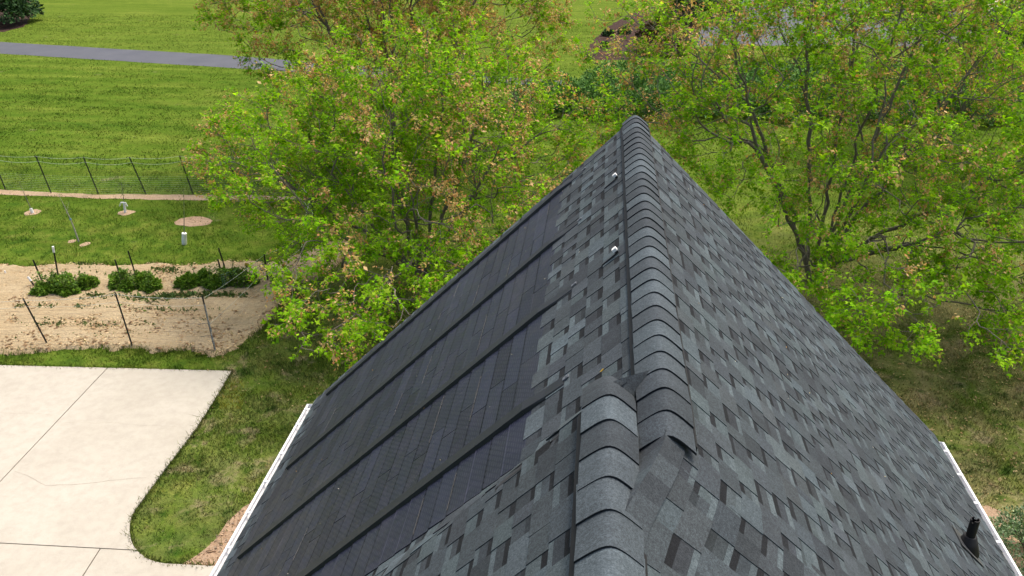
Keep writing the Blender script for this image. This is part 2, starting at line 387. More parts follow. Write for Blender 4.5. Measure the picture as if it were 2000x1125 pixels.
panels = [
    [Vector((xl, ytop(xl))), Vector((pA0.x-g_, ytop(pA0.x))), Vector((xb-g_, jB(xb)+g_)), Vector((xl, jB(xl)+g_))],
    [Vector((pA0.x+g_, ytop(pA0.x)))]+edge[:iB]+[Vector((edge[iB].x, jB(edge[iB].x)+g_)), Vector((xb+g_, jB(xb)+g_))],
    [Vector((xl, jB(xl)-g_)), Vector((pC0.x-g_, jB(pC0.x)-g_)), Vector((xat(pC0, pC1, 3)-g_, 3)), Vector((xl, 3))],
    [Vector((pC0.x+g_, jB(pC0.x)-g_)), Vector((edge[iB].x, jB(edge[iB].x)-g_))]+edge[iB+1:]+[Vector((-4.3, edge[-1].y-.05)), Vector((-4.3, 3)), Vector((xat(pC0, pC1, 3)+g_, 3))],
]
SLAB = [Vector((xl, ytop(xl)))]+edge+[Vector((-4.3, edge[-1].y)), Vector((-4.3, 3)), Vector((xl, 3))]
SZ = .045
for P in panels:
    V = [(p.x, p.y, SZ) for p in P]+[(p.x, p.y, -.05) for p in P]; n = len(P)
    F = [list(range(n))[::-1]]+[[i, (i+1) % n, n+(i+1) % n, n+i] for i in range(n)]
    me = mesh_of('concrete_panel', V, F)
    if me.polygons[0].normal.z < 0: me.flip_normals()
    link('concrete_panel', me, CONC, slab)
mb = MB()                                   # soil and moss in the joints
for a, b in ((pA0, Vector((xb, yb))), (Vector((xl, jB(xl))), edge[iB]), (pC0, Vector((xat(pC0, pC1, 3), 3)))):
    d = (b-a).normalized(); n = Vector((-d.y, d.x))*.014
    mb.quad((*(a-n), SZ-.012), (*(b-n), SZ-.012), (*(b+n), SZ-.012), (*(a+n), SZ-.012))
mb.build('joint_filler', m_plain('joint_dirt', (.10, .085, .06), .95, 4, .35), slab)
mb = MB()                                   # hairline cracks
def crack(px, wd):
    pts = rough_outline(gpts(px), .12, .05, 8, closed=False)
    for i in range(len(pts)-1):
        a, b = pts[i], pts[i+1]; d = (b-a)
        if d.length < 1e-4: continue
        n = Vector((-d.y, d.x)).normalized()*wd*(.35+.65*random.random())
        mb.quad((*(a-n), SZ+.003), (*(b-n), SZ+.003), (*(b+n), SZ+.003), (*(a+n), SZ+.003))
crack([(0, 808), (60, 812), (118, 815)], .003); crack([(112, 828), (220, 829), (300, 835), (352, 838)], .0025)
crack([(28, 925), (60, 938), (92, 950), (150, 948), (200, 943), (240, 940), (300, 934)], .005)
mb.build('crack', m_plain('crack_dirt', (.25, .22, .17), .95, 9, .3), slab)

# vegetable bed and bare strips
BED = gpts([(-140, 522), (60, 523), (150, 517), (230, 522), (330, 519), (420, 516), (480, 512), (545, 516), (585, 500), (640, 478), (690, 470), (680, 500), (640, 528), (580, 560), (548, 600), (520, 640), (485, 668), (425, 690), (300, 687), (200, 683), (100, 686), (0, 692), (-140, 694)])
bedpoly = rough_outline(BED, .14, .26, 9)
xs = np.arange(-27, -5.5, .11); ys = np.arange(17.8, 27.5, .11)
XX, YY = np.meshgrid(xs, ys, indexing='ij'); P2 = np.stack([XX.ravel(), YY.ravel()], 1); ins = inpoly(P2, bedpoly)
row = .5+.5*np.sin(P2[:, 1]*6.0+vnoise(P2, .5, 3)*1.5)
zz = .03+.05*vnoise(P2, 2.3, 1)+.035*vnoise(P2, 6, 2)+.05*vnoise(P2, .6, 4)+.018*row
# fade to ground level at the rim
e8 = np.zeros(len(P2))
for a in np.linspace(0, 2*np.pi, 8, endpoint=False):
    e8 += inpoly(P2+np.array([math.cos(a), math.sin(a)])*.22, bedpoly)
zz = np.where(ins, zz*(.15+.85*e8/8)+.008, -.05)
nx, ny = len(xs), len(ys); idx = np.arange(nx*ny).reshape(nx, ny)
Q = np.stack([idx[:-1, :-1], idx[1:, :-1], idx[1:, 1:], idx[:-1, 1:]], -1).reshape(-1, 4)
keep = ins[Q].any(1); Q = Q[keep]
T = np.concatenate([Q[:, [0, 1, 2]], Q[:, [0, 2, 3]]])
soil = link('garden_soil', np_mesh('garden_soil', np.stack([P2[:, 0], P2[:, 1], zz], 1), T, smooth=True), SOIL)
struct(soil, 'tilled tan soil of the vegetable bed')
STRIPP = gpts([(-140, 366), (0, 371), (100, 376), (190, 380), (290, 380), (380, 381), (480, 382), (600, 384), (600, 390), (480, 391), (380, 391), (290, 390), (190, 388), (100, 383), (0, 380), (-140, 376)])
struct(sheet('soil_strip', rough_outline(STRIPP, .3, .10, 10), .008, STRIP), 'strip of bare soil along the far fence line')
def blob(cx, cy, rx, ry, seed):
    c = G(cx, cy).xy; a = (G(cx+rx, cy).xy-c).length; b = (G(cx, cy+ry).xy-c).length
    return [Vector((c.x+a*math.cos(t)*(1+.25*mnoise.noise((math.cos(t)*1.5, math.sin(t)*1.5, seed))), c.y+b*math.sin(t)*(1+.25*mnoise.noise((math.cos(t)*1.5+5, math.sin(t)*1.5, seed))))) for t in np.linspace(0, 2*math.pi, 40, endpoint=False)]
PATCH = [blob(65, 415, 15, 5.5, 1), blob(246, 415, 15, 5, 2), blob(378, 433, 37, 9, 3), blob(166, 477, 9, 4, 5), blob(140, 472, 8, 3, 6)]
for k, P in enumerate(PATCH):
    struct(sheet('soil_patch', rough_outline(P, .12, .06, 20+k), .008, STRIP if k != 2 else CHIPS), ['small oval of bare soil round the thin sapling nearest the frame edge', 'small oval of bare soil round the sapling with opened guard', 'large grey-tan bare patch behind the guarded sapling', 'worn soil at the foot of the tall staked sapling', 'worn soil beside the tall staked sapling'][k])
# planting strips along the house
HW = 3.30                                   # half width of the walls
X0R = .3465                                 # ridge x
CHIP = [Vector((X0R-HW-.05, 6)), Vector((X0R-HW-.05, 14.6)), Vector((-4.6, 14.2)), Vector((-5.0, 13.0)), Vector((-6.0, 11.9)), Vector((-6.5, 11.25)), Vector((-4.2, 10.9)), Vector((-4.2, 6))]
CHIPL = gpts([(520, 960), (478, 990), (420, 1050), (390, 1085), (362, 1106)])+[Vector((-4.2, 10.6)), Vector((X0R-HW-.3, 10.6)), Vector((X0R-HW-.3, 14.0))]
struct(sheet('wood_chip_bed', rough_outline(CHIPL, .2, .12, 31), .012, CHIPS), 'tan wood chips between lawn and house wall')
CHIPR = gpts([(1930, 990), (1965, 1008), (2080, 1020), (2080, 1300), (1880, 1300), (1850, 1000)])
struct(sheet('bare_soil_bed', rough_outline(CHIPR, .2, .14, 32), .012, CHIPS), 'bare tan soil beside the house wall')
SOD = [G(*p).xy for p in ((444, 748), (488, 742), (472, 800), (425, 800))]

# ================================================================== HOUSE
RZ = H-.3732*5.75; SLOPE = .985; AL = math.atan(SLOPE); CA, SA = math.cos(AL), math.sin(AL)
Y0, Y1 = -1.6, 8.17; SEAVE = 5.0; EXP = .1435
house = empty('house', (0, 0, 0))
tag(house, 'house with a steep charcoal shingle roof, solar shingles and white gutters', 'house')
def jog(side, s, y):                        # the crest steps sideways where the two ridge vents meet
    a = (3.56-y)/.22 if side < 0 else (3.10-y)/.85
    a = min(max(a, 0), 1); a = a*a*(3-2*a)
    return -.235*a*max(0, 1-s/2.4)
def roofpt(side, s, y, h=0.0):              # side -1 left, +1 right ; s down the slope ; h off the deck
    return Vector((X0R+side*(s*CA+h*SA)+jog(side, s, y), y, RZ-s*SA+h*CA))
# deck, walls, gables
roof = empty('roof', (0, 0, 0), house)
mb = MB()
for side in (-1, 1):
    ss = np.linspace(0, SEAVE, 14); yy = [Y0, 1, 2.25, 2.35, 2.45, 2.55, 2.65, 2.75, 2.85, 2.95, 3.05, 3.1, 3.34, 3.38, 3.42, 3.46, 3.5, 3.56, 5, Y1]
    for i in range(len(ss)-1):
        for j in range(len(yy)-1):
            q = [roofpt(side, ss[i], yy[j], -.012), roofpt(side, ss[i+1], yy[j], -.012), roofpt(side, ss[i+1], yy[j+1], -.012), roofpt(side, ss[i], yy[j+1], -.012)]
            mb.quad(*(q if side > 0 else q[::-1]))
mb.build('roof_deck', DECK, roof)
for side in (-1, 1):                        # rake boards, soffit and fascia
    for y in (Y1-.035, Y0+.005):
        mb = MB()
        for k in range(2):
            pass
        q = [roofpt(side, .02, y, -.02), roofpt(side, SEAVE-.02, y, -.02), roofpt(side, SEAVE-.02, y, -.17), roofpt(side, .17, y, -.17)]
        q2 = [p+Vector((0, .03, 0)) for p in q]
        mb.quad(*q); mb.quad(*q2[::-1])
        for i in range(4): mb.quad(q[i], q2[i], q2[(i+1) % 4], q[(i+1) % 4])
        mb.build('rake_board', WHITE, roof)
    e = roofpt(side, SEAVE-.02, 0, -.03)
    mb = MB(); xo = e.x; xi = X0R+side*HW
    mb.box((min(xo, xo-side*.025), Y0+.06, e.z-.18), (max(xo, xo-side*.025), Y1-.06, e.z-.005)); mb.build('fascia', WHITE, roof)
    mb = MB(); mb.box((min(xi, xo-side*.03), Y0+.06, e.z-.185), (max(xi, xo-side*.03), Y1-.06, e.z-.165)); mb.build('soffit', WHITE, roof)
mb = MB(); zt = RZ-SLOPE*HW-.05; ya, yb2 = Y0+.3, Y1-.3
xa, xb_ = X0R-HW, X0R+HW
mb.box((xa, ya, -.1), (xb_, yb2, zt))
mb.V += [Vector((xa, ya, zt)), Vector((xb_, ya, zt)), Vector((X0R, ya, RZ-.06)), Vector((xa, yb2, zt)), Vector((xb_, yb2, zt)), Vector((X0R, yb2, RZ-.06))]
mb.F += [[8, 9, 10], [13, 12, 11]]; mb.C += [(1, 1, 1)]*2
mb.build('wall', SIDING, house)

# shingle strips: a laminated strip with raised, uneven teeth
LIGHT = np.array((.0680, .0865, .0930)); MIDC = np.array((.0455, .0550, .0605)); DARK = np.array((.0350, .0415, .0465)); BAND = np.array((.0105, .0118, .0138))
def shade(r, base=1.0):
    k = r.random()
    if k < .24: c = LIGHT*r.uniform(.88, 1.10)
    elif k < .80: c = MIDC*r.uniform(.86, 1.18)
    else: c = DARK*r.uniform(.86, 1.2)
    return c*base*np.array((r.uniform(.97, 1.03), 1, r.uniform(.97, 1.04)))
def shingle_segments(Lg, r):
    u = 0.0; seg = []; tooth = r.random() < .5
    while u < Lg-1e-6:
        wd = r.uniform(.09, .22) if tooth else r.uniform(.08, .18)
        if Lg-u-wd < .05: wd = Lg-u
        seg.append((u, min(Lg, u+wd), tooth)); u += wd; tooth = not tooth
    return seg
def shingle_geo(Lg, r, dark=1.0):
    """local u along the course, v down the slope (0 = butt of the course above, EXP = own butt), w off the deck"""
    V = []; F = []; C = []; under = -.07
    def q(a, b, c, d, col): n = len(V); V.extend((a, b, c, d)); F.append((n, n+1, n+2, n+3)); C.append(tuple(col*dark))
    gap = .003
    for (u0, u1, tooth) in shingle_segments(Lg, r):
        a, b = max(u0, gap), min(u1, Lg-gap)
        w0 = .001; w1 = .006
        if tooth:
            c = shade(r); tp = r.uniform(0, .008); h = .0022
            hi0 = w0+h*.6; hi1 = w1+h; vb = EXP+r.uniform(-.004, .003)
            q((a-tp, under, w0), (b+tp, under, w0), (b, vb, hi1), (a, vb, hi1), c)          # face of the tooth
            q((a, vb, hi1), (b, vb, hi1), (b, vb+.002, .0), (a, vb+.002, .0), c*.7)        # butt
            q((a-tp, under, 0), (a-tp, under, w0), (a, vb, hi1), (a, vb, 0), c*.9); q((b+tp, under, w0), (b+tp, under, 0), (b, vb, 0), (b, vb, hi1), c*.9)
        else:
            c = shade(r)*.9; bw = EXP*r.uniform(.24, .38); lt = EXP*(r.uniform(.66, .8) if r.random() < .6 else 1); cl = LIGHT*r.uniform(.95, 1.2)
            q((a-.012, under, w0-.002), (b+.012, under, w0-.002), (b+.012, bw, w0), (a-.012, bw, w0), BAND*r.uniform(.8, 1.3) if r.random() < .88 else c*.6)  # printed shadow band
            wl = w0+(w1-.002-w0)*(lt-bw)/(EXP-bw)
            q((a-.012, bw, w0), (b+.012, bw, w0), (b+.012, lt, wl), (a-.012, lt, wl), c)
            if lt < EXP: q((a-.012, lt, wl), (b+.012, lt, wl), (b+.012, EXP, w1-.002), (a-.012, EXP, w1-.002), cl)
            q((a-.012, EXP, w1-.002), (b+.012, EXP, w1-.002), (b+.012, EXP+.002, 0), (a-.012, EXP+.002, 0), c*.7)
    return V, F, C
variants = {}
def geo_variant(k, Lg):
    key = (k, round(Lg, 3))
    if key not in variants:
        variants[key] = shingle_geo(Lg, random.Random(1000+k))
    return variants[key]
def frame(side, s, y):
    D = Vector((side*CA, 0, -SA)); Nn = Vector((side*SA, 0, CA)); U_ = Vector((0, -side*1.0, 0))
    o = roofpt(side, s, y) - Vector((jog(side, s, y), 0, 0))
    M = Matrix(((U_.x, D.x, Nn.x, o.x), (U_.y, D.y, Nn.y, o.y), (U_.z, D.z, Nn.z, o.z), (0, 0, 0, 1)))
    return M
SOL_S0, SOL_Y0, SOL_Y1 = .945, 3.58, 7.99
SOL_ROWS = 26; SOL_E = .1435; SOL_S1 = SOL_S0+SOL_ROWS*SOL_E
LSH = .985
strips = []
ncourse = int(math.ceil(SEAVE/EXP)); s_first = SEAVE-ncourse*EXP+.02
for side in (-1, 1):
    for c in range(ncourse+0):
        # courses line up with the solar shingles on the left
        s = (SOL_S0-6*EXP+c*EXP) if side < 0 else (.078+c*EXP)
        if s+EXP > SEAVE+.05: continue
        off = (c*.37*LSH+.11*side) % LSH
        y = Y0-off; spans = []
        while y < Y1:
            spans.append((max(y, Y0), min(y+LSH, Y1))); y += LSH
        for (a, b) in spans:
            pieces = [(a, b)]
            if side < 0 and s+EXP*.5 > SOL_S0 and s+EXP*.5 < SOL_S1:
                pieces = []
                if a < SOL_Y0: pieces.append((a, min(b, SOL_Y0)))
                if b > SOL_Y1+.03: pieces.append((max(a, SOL_Y1+.03), b))
            for (p, q) in pieces:
                if q-p < .06: continue
                strips.append((side, s, p, q, c))
# pixel size decides which strips are parts of their own
vis = []
for k, (side, s, a, b, c) in enumerate(strips):
    pts = [roofpt(side, s+EXP*v, a+(b-a)*u) for u in (0.05, .5, .95) for v in (0, 1)]
    x, y, d = project(pts); inside = ((x > 0) & (x < 2000) & (y > 0) & (y < 1125)).mean()
    area = (b-a)*EXP/np.mean(d)**2*inside
    vis.append((area, k))
vis.sort(reverse=True); own = {k for a, k in vis[:300] if a > 0}
cache = {}; restV = []; restF = []; restC = []
for k, (side, s, a, b, c) in enumerate(strips):
    Lg = b-a; var = (k*7919) % 23; yo = b if side > 0 else a
    if abs(Lg-LSH) > 1e-3: var = 100+k
    V, F, C = geo_variant(var, Lg)
    M = frame(side, s, yo); tilt = Matrix.Rotation(0, 4, 'X')
    bent = (a < 3.7 and s < 2.45)
    if k in own:
        if bent:
            VV = []
            for v in V:
                p = M @ Vector(v); p.x += jog(side, max(0, s+v[1]), p.y); VV.append(p)
            link('shingle', mesh_of('shingle', VV, F, C), SHINGLE, roof)
        else:
            key = (var, round(Lg, 3))
            if key not in cache: cache[key] = mesh_of('shingle', V, F, C); cache[key].materials.append(SHINGLE)
            o = link('shingle', cache[key], None, roof); o.matrix_local = M
    else:
        n = len(restV)
        for v in V:
            p = M @ Vector(v); p.x += jog(side, max(0, s+v[1]), p.y); restV.append(p)
        restF += [[n+i for i in f] for f in F]; restC += C
o = link('shingle_courses', mesh_of('shingle_courses', restV, restF, restC), SHINGLE, roof); o['kind'] = 'stuff'
# plain starter strip that covers the top edge under the ridge vents
mb = MB()
for side in (-1, 1):
    yy = list(np.linspace(Y0, 2.15, 8))+list(np.linspace(2.25, 3.10, 8))+list(np.linspace(3.34, 3.56, 6))+list(np.linspace(3.9, Y1, 5))
    for j in range(len(yy)-1):
        q = [roofpt(side, 0, yy[j], .012), roofpt(side, .12, yy[j], .016), roofpt(side, .12, yy[j+1], .016), roofpt(side, 0, yy[j+1], .012)]
        mb.quad(*(q if side > 0 else q[::-1]), tuple(random.choice((LIGHT*.9, MIDC, MIDC*1.1, DARK))))
def saddle(y):                              # the little valley between the two crests
    a, b = roofpt(-1, 0, y, .012), roofpt(1, 0, y, .012); m_ = (a+b)/2; m_.z -= SLOPE*max(0, b.x-a.x)/2; return a, m_, b
yy = np.linspace(2.23, 3.58, 40)
for ya_, yb_ in zip(yy[:-1], yy[1:]):
    p, q = saddle(ya_), saddle(yb_)
    mb.quad(p[0], p[1], q[1], q[0], tuple(MIDC*.9)); mb.quad(p[1], p[2], q[2], q[1], tuple((LIGHT*.85, MIDC, DARK, MIDC*1.1)[int(ya_*9) % 4]))
mb.build('ridge_starter', SHINGLE, roof)

# solar shingles: two to a bay, staggered
RACE = [7.90, 6.565, 5.33, 4.11]
solar = empty('solar_array', (0, 0, 0), house); solar['label'] = 'dark blue-black solar shingles with fine collector lines'
def solar_geo(Lg, tint):
    g = .0025; e = SOL_E; V = []; F = []; C = []
    def q(a, b, c, d, col): n = len(V); V.extend((a, b, c, d)); F.append((n, n+1, n+2, n+3)); C.append(col)
    t = tint
    q((g, -.03, .003), (Lg-g, -.03, .003), (Lg-g, e-.010, .0105), (g, e-.010, .0105), t)
    sm = rs.choice([.12, .16, .2, .3, 2.4]); q((g, e-.010, .0105), (Lg-g, e-.010, .0105), (Lg-g, e-.0015, .011), (g, e-.0015, .011), tuple(x*sm*y for x, y in zip(t, (1.1, 1, .85))))
    q((g, e-.0015, .011), (Lg-g, e-.0015, .011), (Lg-g, e-.0015, 0), (g, e-.0015, 0), tuple(x*.7 for x in t))
    q((g, -.03, 0), (g, -.03, .003), (g, e-.0015, .011), (g, e-.0015, 0), tuple(x*.7 for x in t))
    q((Lg-g, -.03, .003), (Lg-g, -.03, 0), (Lg-g, e-.0015, 0), (Lg-g, e-.0015, .011), tuple(x*.7 for x in t))
    return V, F, C
bays = [SOL_Y0]+RACE[::-1][:]+[SOL_Y1]
scache = {}; rs = random.Random(5)
seamM = m_plain('seam_edge', (.13, .12, .11), .6, 3, .5)
for r_ in range(SOL_ROWS):
    s = SOL_S0+r_*SOL_E
    for i in range(4):
        a, b = [(SOL_Y0, 4.11), (4.11, 5.33), (5.33, 6.565), (6.565, 7.90)][i]
        if i == 0: cuts = [a, b]
        else: cuts = [a, a+(b-a)*(.5 if (r_+i) % 2 else .36), b]
        for u0, u1 in zip(cuts[:-1], cuts[1:]):
            key = (round(u1-u0, 3), rs.randrange(9))
            if key not in scache:
                k = rs.uniform(.8, 1.3); me = mesh_of('solar_shingle', *solar_geo(u1-u0, (k*rs.uniform(.95, 1.08), k, k*rs.uniform(.93, 1.05)))); me.materials.append(SOLAR); scache[key] = me
            o = link('solar_shingle', scache[key], None, solar); M = frame(-1, s, u0)
            o.matrix_local = M @ Matrix.Translation((0, 0, rs.uniform(0, .0015))) @ Matrix.Rotation(rs.uniform(-.004, .004), 4, 'X')
mb = MB()                                   # pale sealant edges left along some courses
for r_ in range(1, SOL_ROWS):
    for i in range(4):
        if rs.random() < .2:
            a, b = [(SOL_Y0, 4.11), (4.11, 5.33), (5.33, 6.565), (6.565, 7.90)][i]
            u0 = rs.uniform(a, b-.2); u1 = min(b-.06, u0+rs.uniform(.1, .6)); s = SOL_S0+r_*SOL_E
            M = frame(-1, s, 0); mb.box((u0, .0005, .0115), (u1, .0026, .0125), M=M)
mb.build('sealant_line', seamM, solar)['kind'] = 'stuff'
rlabels = ['raceway nearest the far gable edge', 'second raceway from the far gable', 'third raceway from the far gable', 'raceway nearest the camera']
for y, lb in zip(RACE, rlabels):
    mb = MB(); M = frame(-1, 0, y)
    segs = [(.66, .80, .010, .016), (.80, .97, .016, .034)]
    for (a, b, h0, h1) in segs:
        n = len(mb.V)
        for (v, h) in ((a, h0), (b, h1)):
            for (u, hh) in ((-.052, .004), (-.045, h), (.045, h), (.052, .004)): mb.V.append(M @ Vector((u, v, hh)))
        for i in range(3): mb.F.append([n+i, n+4+i, n+5+i, n+1+i]); mb.C.append((1, 1, 1))
        mb.F.append([n, n+1, n+2, n+3]); mb.C.append((1, 1, 1))
    n = len(mb.V)
    for v in (.97, 4.60):
        for (u, hh) in ((-.055, .004), (-.048, .034), (.048, .034), (.055, .004)): mb.V.append(M @ Vector((u, v, hh)))
    for i in range(3): mb.F.append([n+i, n+4+i, n+5+i, n+1+i]); mb.C.append((1, 1, 1))
    mb.F.append([n+4, n+7, n+6, n+5]); mb.C.append((1, 1, 1))
    o = mb.build('raceway', DARKM, house); o['label'] = 'dark metal cable '+lb
    mb = MB(); mb.box((-.015, .62, .008), (.015, .665, .015), M=M); mb.box((-.006, .63, .015), (.006, .642, .018), M=M); mb.build('end_clip', m_plain('dull_zinc', (.10, .11, .125), .5, 20, .2), o)

# ridge vents with overlapping cap shingles
def cap_profile(hw=.125, n=12, lift=0.0, rc=.045):
    pts = []
    for i in range(n+1):
        t = -1+2*i/n; x = t*hw
        # tent over the ridge with a rounded crest
        z = -SLOPE*(math.sqrt(x*x+rc*rc)-rc)
        pts.append((x, z+lift))
    return pts
CAPT = [np.array((.066, .083, .092)), np.array((.051, .063, .070)), np.array((.042, .051, .057)), np.array((.058, .073, .081))]
def ridge_vent(x, z, y0, y1, expo, label, fade_far=False, dip_near=0.0):
    v = empty('ridge_vent', (0, 0, 0), house); v['label'] = label
    mb = MB(); pr = cap_profile(.140, 12, .004); prb = cap_profile(.136, 12, -.03)
    zo = lambda yy: 0.0 if fade_far else -.034*min(1, max(0, (y0+.35-yy)/.35))**1.5
    ya, yb = y0+(.015 if fade_far else .09), (y1-.26 if fade_far else y1-.03); n = len(mb.V); k = len(pr); yl = np.linspace(ya, yb, 40)
    for yy in yl:
        for p in pr: mb.V.append(Vector((x+p[0], yy, z+p[1]+zo(yy))))
        for p in prb: mb.V.append(Vector((x+p[0], yy, z+p[1]-.02+zo(yy))))
    m2 = 2*k
    for r0 in range(len(yl)-1):
        n = r0*m2
        for i in range(k-1): mb.F.append([n+i, n+i+1, n+m2+i+1, n+m2+i])
        mb.F.append([n, n+m2, n+m2+k, n+k]); mb.F.append([n+k-1, n+2*k-1, n+m2+2*k-1, n+m2+k-1])
    n = 0; e2 = (len(yl)-1)*m2
    mb.F.append([n+i for i in range(k)][::-1]+[n+k+i for i in range(k)]); mb.F.append([e2+i for i in range(k)]+[e2+k+i for i in range(k)][::-1])
    mb.C = [(1, 1, 1)]*len(mb.F); mb.build('vent_strip', BLACKP, v)
    r = random.Random(int(y1*100)); y = y0; i = 0; cnt = max(1, int(round((y1-y0)/expo)))
    for i in range(cnt):
        yn = y0+i*expo; yf = yn+expo+.05
        last = (i == cnt-1)
        if last: yf = y1
        if i == 0 and not fade_far: yn += .0
        c = CAPT[r.randrange(4)]*r.uniform(.85, 1.15)
        mb = MB(); prof = cap_profile(.124, 14, .026); K = len(prof); th = .006
        rows = [(yn, .012), ((yn+yf)/2, .006), (yf, 0.0)]
        if last and fade_far: rows = [(yn, .012), (yn+.09, .002), (yn+.17, -.022), (yf, -.060)]
        yaw = r.uniform(-.006, .006)
        for (yy, dz) in rows:
            dip = zo(yy)
            for (px, pz) in prof: mb.V.append(Vector((x+px+yaw*(yy-yn)*5, yy, z+pz+dz+dip)))
        R_ = len(rows)
        for a in range(R_-1):
            for b in range(K-1):
                mb.F.append([a*K+b, a*K+b+1, (a+1)*K+b+1, (a+1)*K+b]); mb.C.append(tuple(c))
        n = len(mb.V)                        # butt edge
        for (px, pz) in prof: mb.V.append(Vector((x+px, rows[0][0], z+pz+rows[0][1]+zo(rows[0][0]))))
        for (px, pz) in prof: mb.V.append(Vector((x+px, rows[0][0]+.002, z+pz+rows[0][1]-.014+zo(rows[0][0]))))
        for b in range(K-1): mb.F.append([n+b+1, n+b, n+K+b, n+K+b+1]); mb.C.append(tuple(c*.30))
        for b in (0, K-1):                   # side edges
            n = len(mb.V)
            for q_ in (0, th):
                for (yy, dz) in rows: mb.V.append(Vector((x+prof[b][0], yy, z+prof[b][1]+dz-q_+zo(yy))))
            for a in range(R_-1):
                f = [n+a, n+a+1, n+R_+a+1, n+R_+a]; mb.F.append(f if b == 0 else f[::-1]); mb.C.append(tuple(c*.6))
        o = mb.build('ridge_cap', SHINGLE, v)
        me = o.data; me.polygons.foreach_set('use_smooth', [j < (R_-1)*(K-1) for j in range(len(me.polygons))]); me.update()
ridge_vent(X0R+.012, RZ, 2.99, 8.19, .1635, 'long rounded ridge vent with dark gaps along both sides', dip_near=.0)
ridge_vent(X0R-.238, RZ, 0.35, 3.50, .192, 'near ridge vent, set off sideways, its far end dipping into the shingles', fade_far=True)

# gutters
def gutter(side, label):
    g = empty('gutter', (0, 0, 0), house); g['label'] = label
    e = roofpt(side, SEAVE, 0); xi = e.x-side*.012; zt = RZ-.985*3.66+.012
    xo = X0R+side*3.675
    prof = [(xi, zt+.01), (xi, zt-.11), (xi+side*.075, zt-.11), (xo-side*.004, zt-.055), (xo, zt-.012), (xo, zt), (xo-side*.020, zt), (xo-side*.020, zt-.010), (xo-side*.0215, zt-.012), (xo-side*.008, zt-.056), (xi+side*.072, zt-.107), (xi+side*.003, zt-.107), (xi+side*.003, zt+.01)]
    k = len(prof); mb = MB(); ys_ = (Y0+.05, Y1+.02)
    for yy in ys_:
        for p in prof: mb.V.append(Vector((p[0], yy, p[1])))
    for i in range(k-1):
        f = [i, i+1, k+i+1, k+i]; mb.F.append(f if side < 0 else f[::-1]); mb.C.append((1, 1, 1))
    mb.build('trough', WHITE, g)
    for yy in (ys_[0]-.004, ys_[1]):
        mb = MB(); pts = [prof[0], prof[1], prof[2], prof[3], prof[4], prof[5]]
        n = len(pts); mb.V = [Vector((p[0], yy, p[1]+.002)) for p in pts]+[Vector((p[0], yy+.004, p[1]+.002)) for p in pts]
        mb.F = [list(range(n)), list(range(n, 2*n))[::-1]]+[[i, n+i, n+(i+1) % n, (i+1) % n] for i in range(n)]; mb.C = [(1, 1, 1)]*len(mb.F)
        mb.build('end_cap', WHITE, g)
    hy = [8.09, 7.78, 7.23, 6.75, 6.27, 5.78, 5.25] if side < 0 else [8.03, 7.62, 7.17, 6.61, 6.15, 5.6, 5.1]
    for yy in hy+[4.5, 3.9, 3.3, 2.7]:
        mb = MB(); a, b = sorted((xi+side*.004, xo-side*.003)); mb.box((a, yy-.012, zt+.001), (b, yy+.012, zt+.007)); mb.build('gutter_hanger', WHITE, g)
    mb = MB(); a, b = sorted((xi+side*.004, xo-side*.025)); mb.box((a, Y0+.07, zt-.106), (b, Y1+.01, zt-.098)); mb.build('trough_floor', m_plain('trough_floor_grey', (.16, .16, .165), .5, 14, .3), g)  # flat mid-grey layer over the floor of the white trough
    # drip edge under the first course
    mb = MB(); p0, p1 = roofpt(side, SEAVE-.05, 0, -.004), roofpt(side, SEAVE+.012, 0, -.004)
    q = [Vector((p0.x, Y0, p0.z)), Vector((p1.x, Y0, p1.z)), Vector((p1.x, Y1, p1.z)), Vector((p0.x, Y1, p0.z))]
    mb.quad(*(q if side > 0 else q[::-1])); mb.build('drip_edge', GALV, g)
gutter(-1, 'white gutter above the concrete apron'); gutter(1, 'white gutter on the slope with the vent pipe')

# plumbing vent on the right slope
vp = empty('vent_pipe', (0, 0, 0), house); b0 = roofpt(1, 3.84, 5.50, .012)
vp['label'] = 'short black vent pipe in a rubber boot'
M = frame(1, 3.84, 5.50)
mb = MB(); mb.box((-.12, -.14, .010), (.12, .15, .014), M=M); mb.build('flashing', m_plain('dark_flashing', (.055, .057, .058), .6, 10, .3), vp)
mb = MB(); mb.tube([b0+Vector((0, 0, -.06)), b0+Vector((0, 0, .03)), b0+Vector((0, 0, .055)), b0+Vector((0, 0, .062)), b0+Vector((0, 0, .10)), b0+Vector((0, 0, .105))], [.10, .072, .066, .058, .050, .038], 20); mb.build('rubber_boot', BLACKP, vp, True)
mb = MB(); n = 24; zb, ztp = b0.z-.05, b0.z+.27
for rr, za in ((.035, zb), (.035, ztp), (.028, ztp), (.028, ztp-.12)):
    for k in range(n):
        a = 2*math.pi*k/n; z_ = za-(.022 if za == ztp and k in (3, 4, 5, 14, 15) else 0)
        mb.V.append(Vector((b0.x+rr*math.cos(a), b0.y+rr*math.sin(a), z_)))
for r_ in range(3):
    for k in range(n): mb.F.append([r_*n+k, r_*n+(k+1) % n, (r_+1)*n+(k+1) % n, (r_+1)*n+k]); mb.C.append((1, 1, 1))
mb.F.append([3*n+k for k in range(n)]); mb.C.append((1, 1, 1))
mb.build('pipe', BLACKP, vp)
for (s, y) in ((.226, 6.81), (.239, 5.27)):    # bright roof anchors below the ridge
    an = empty('roof_anchor', (0, 0, 0), house); M = frame(-1, s, y)
    mb = MB(); mb.box((-.016, -.016, .03), (.016, .016, .052), M=M); mb.build('anchor_head', WPLAS, an)
    mb = MB(); mb.box((-.010, .0, .010), (.010, .14, .016), M=M); mb.box((-.010, -.012, .010), (.010, .012, .03), M=M); mb.build('anchor_strap', DARKM, an)

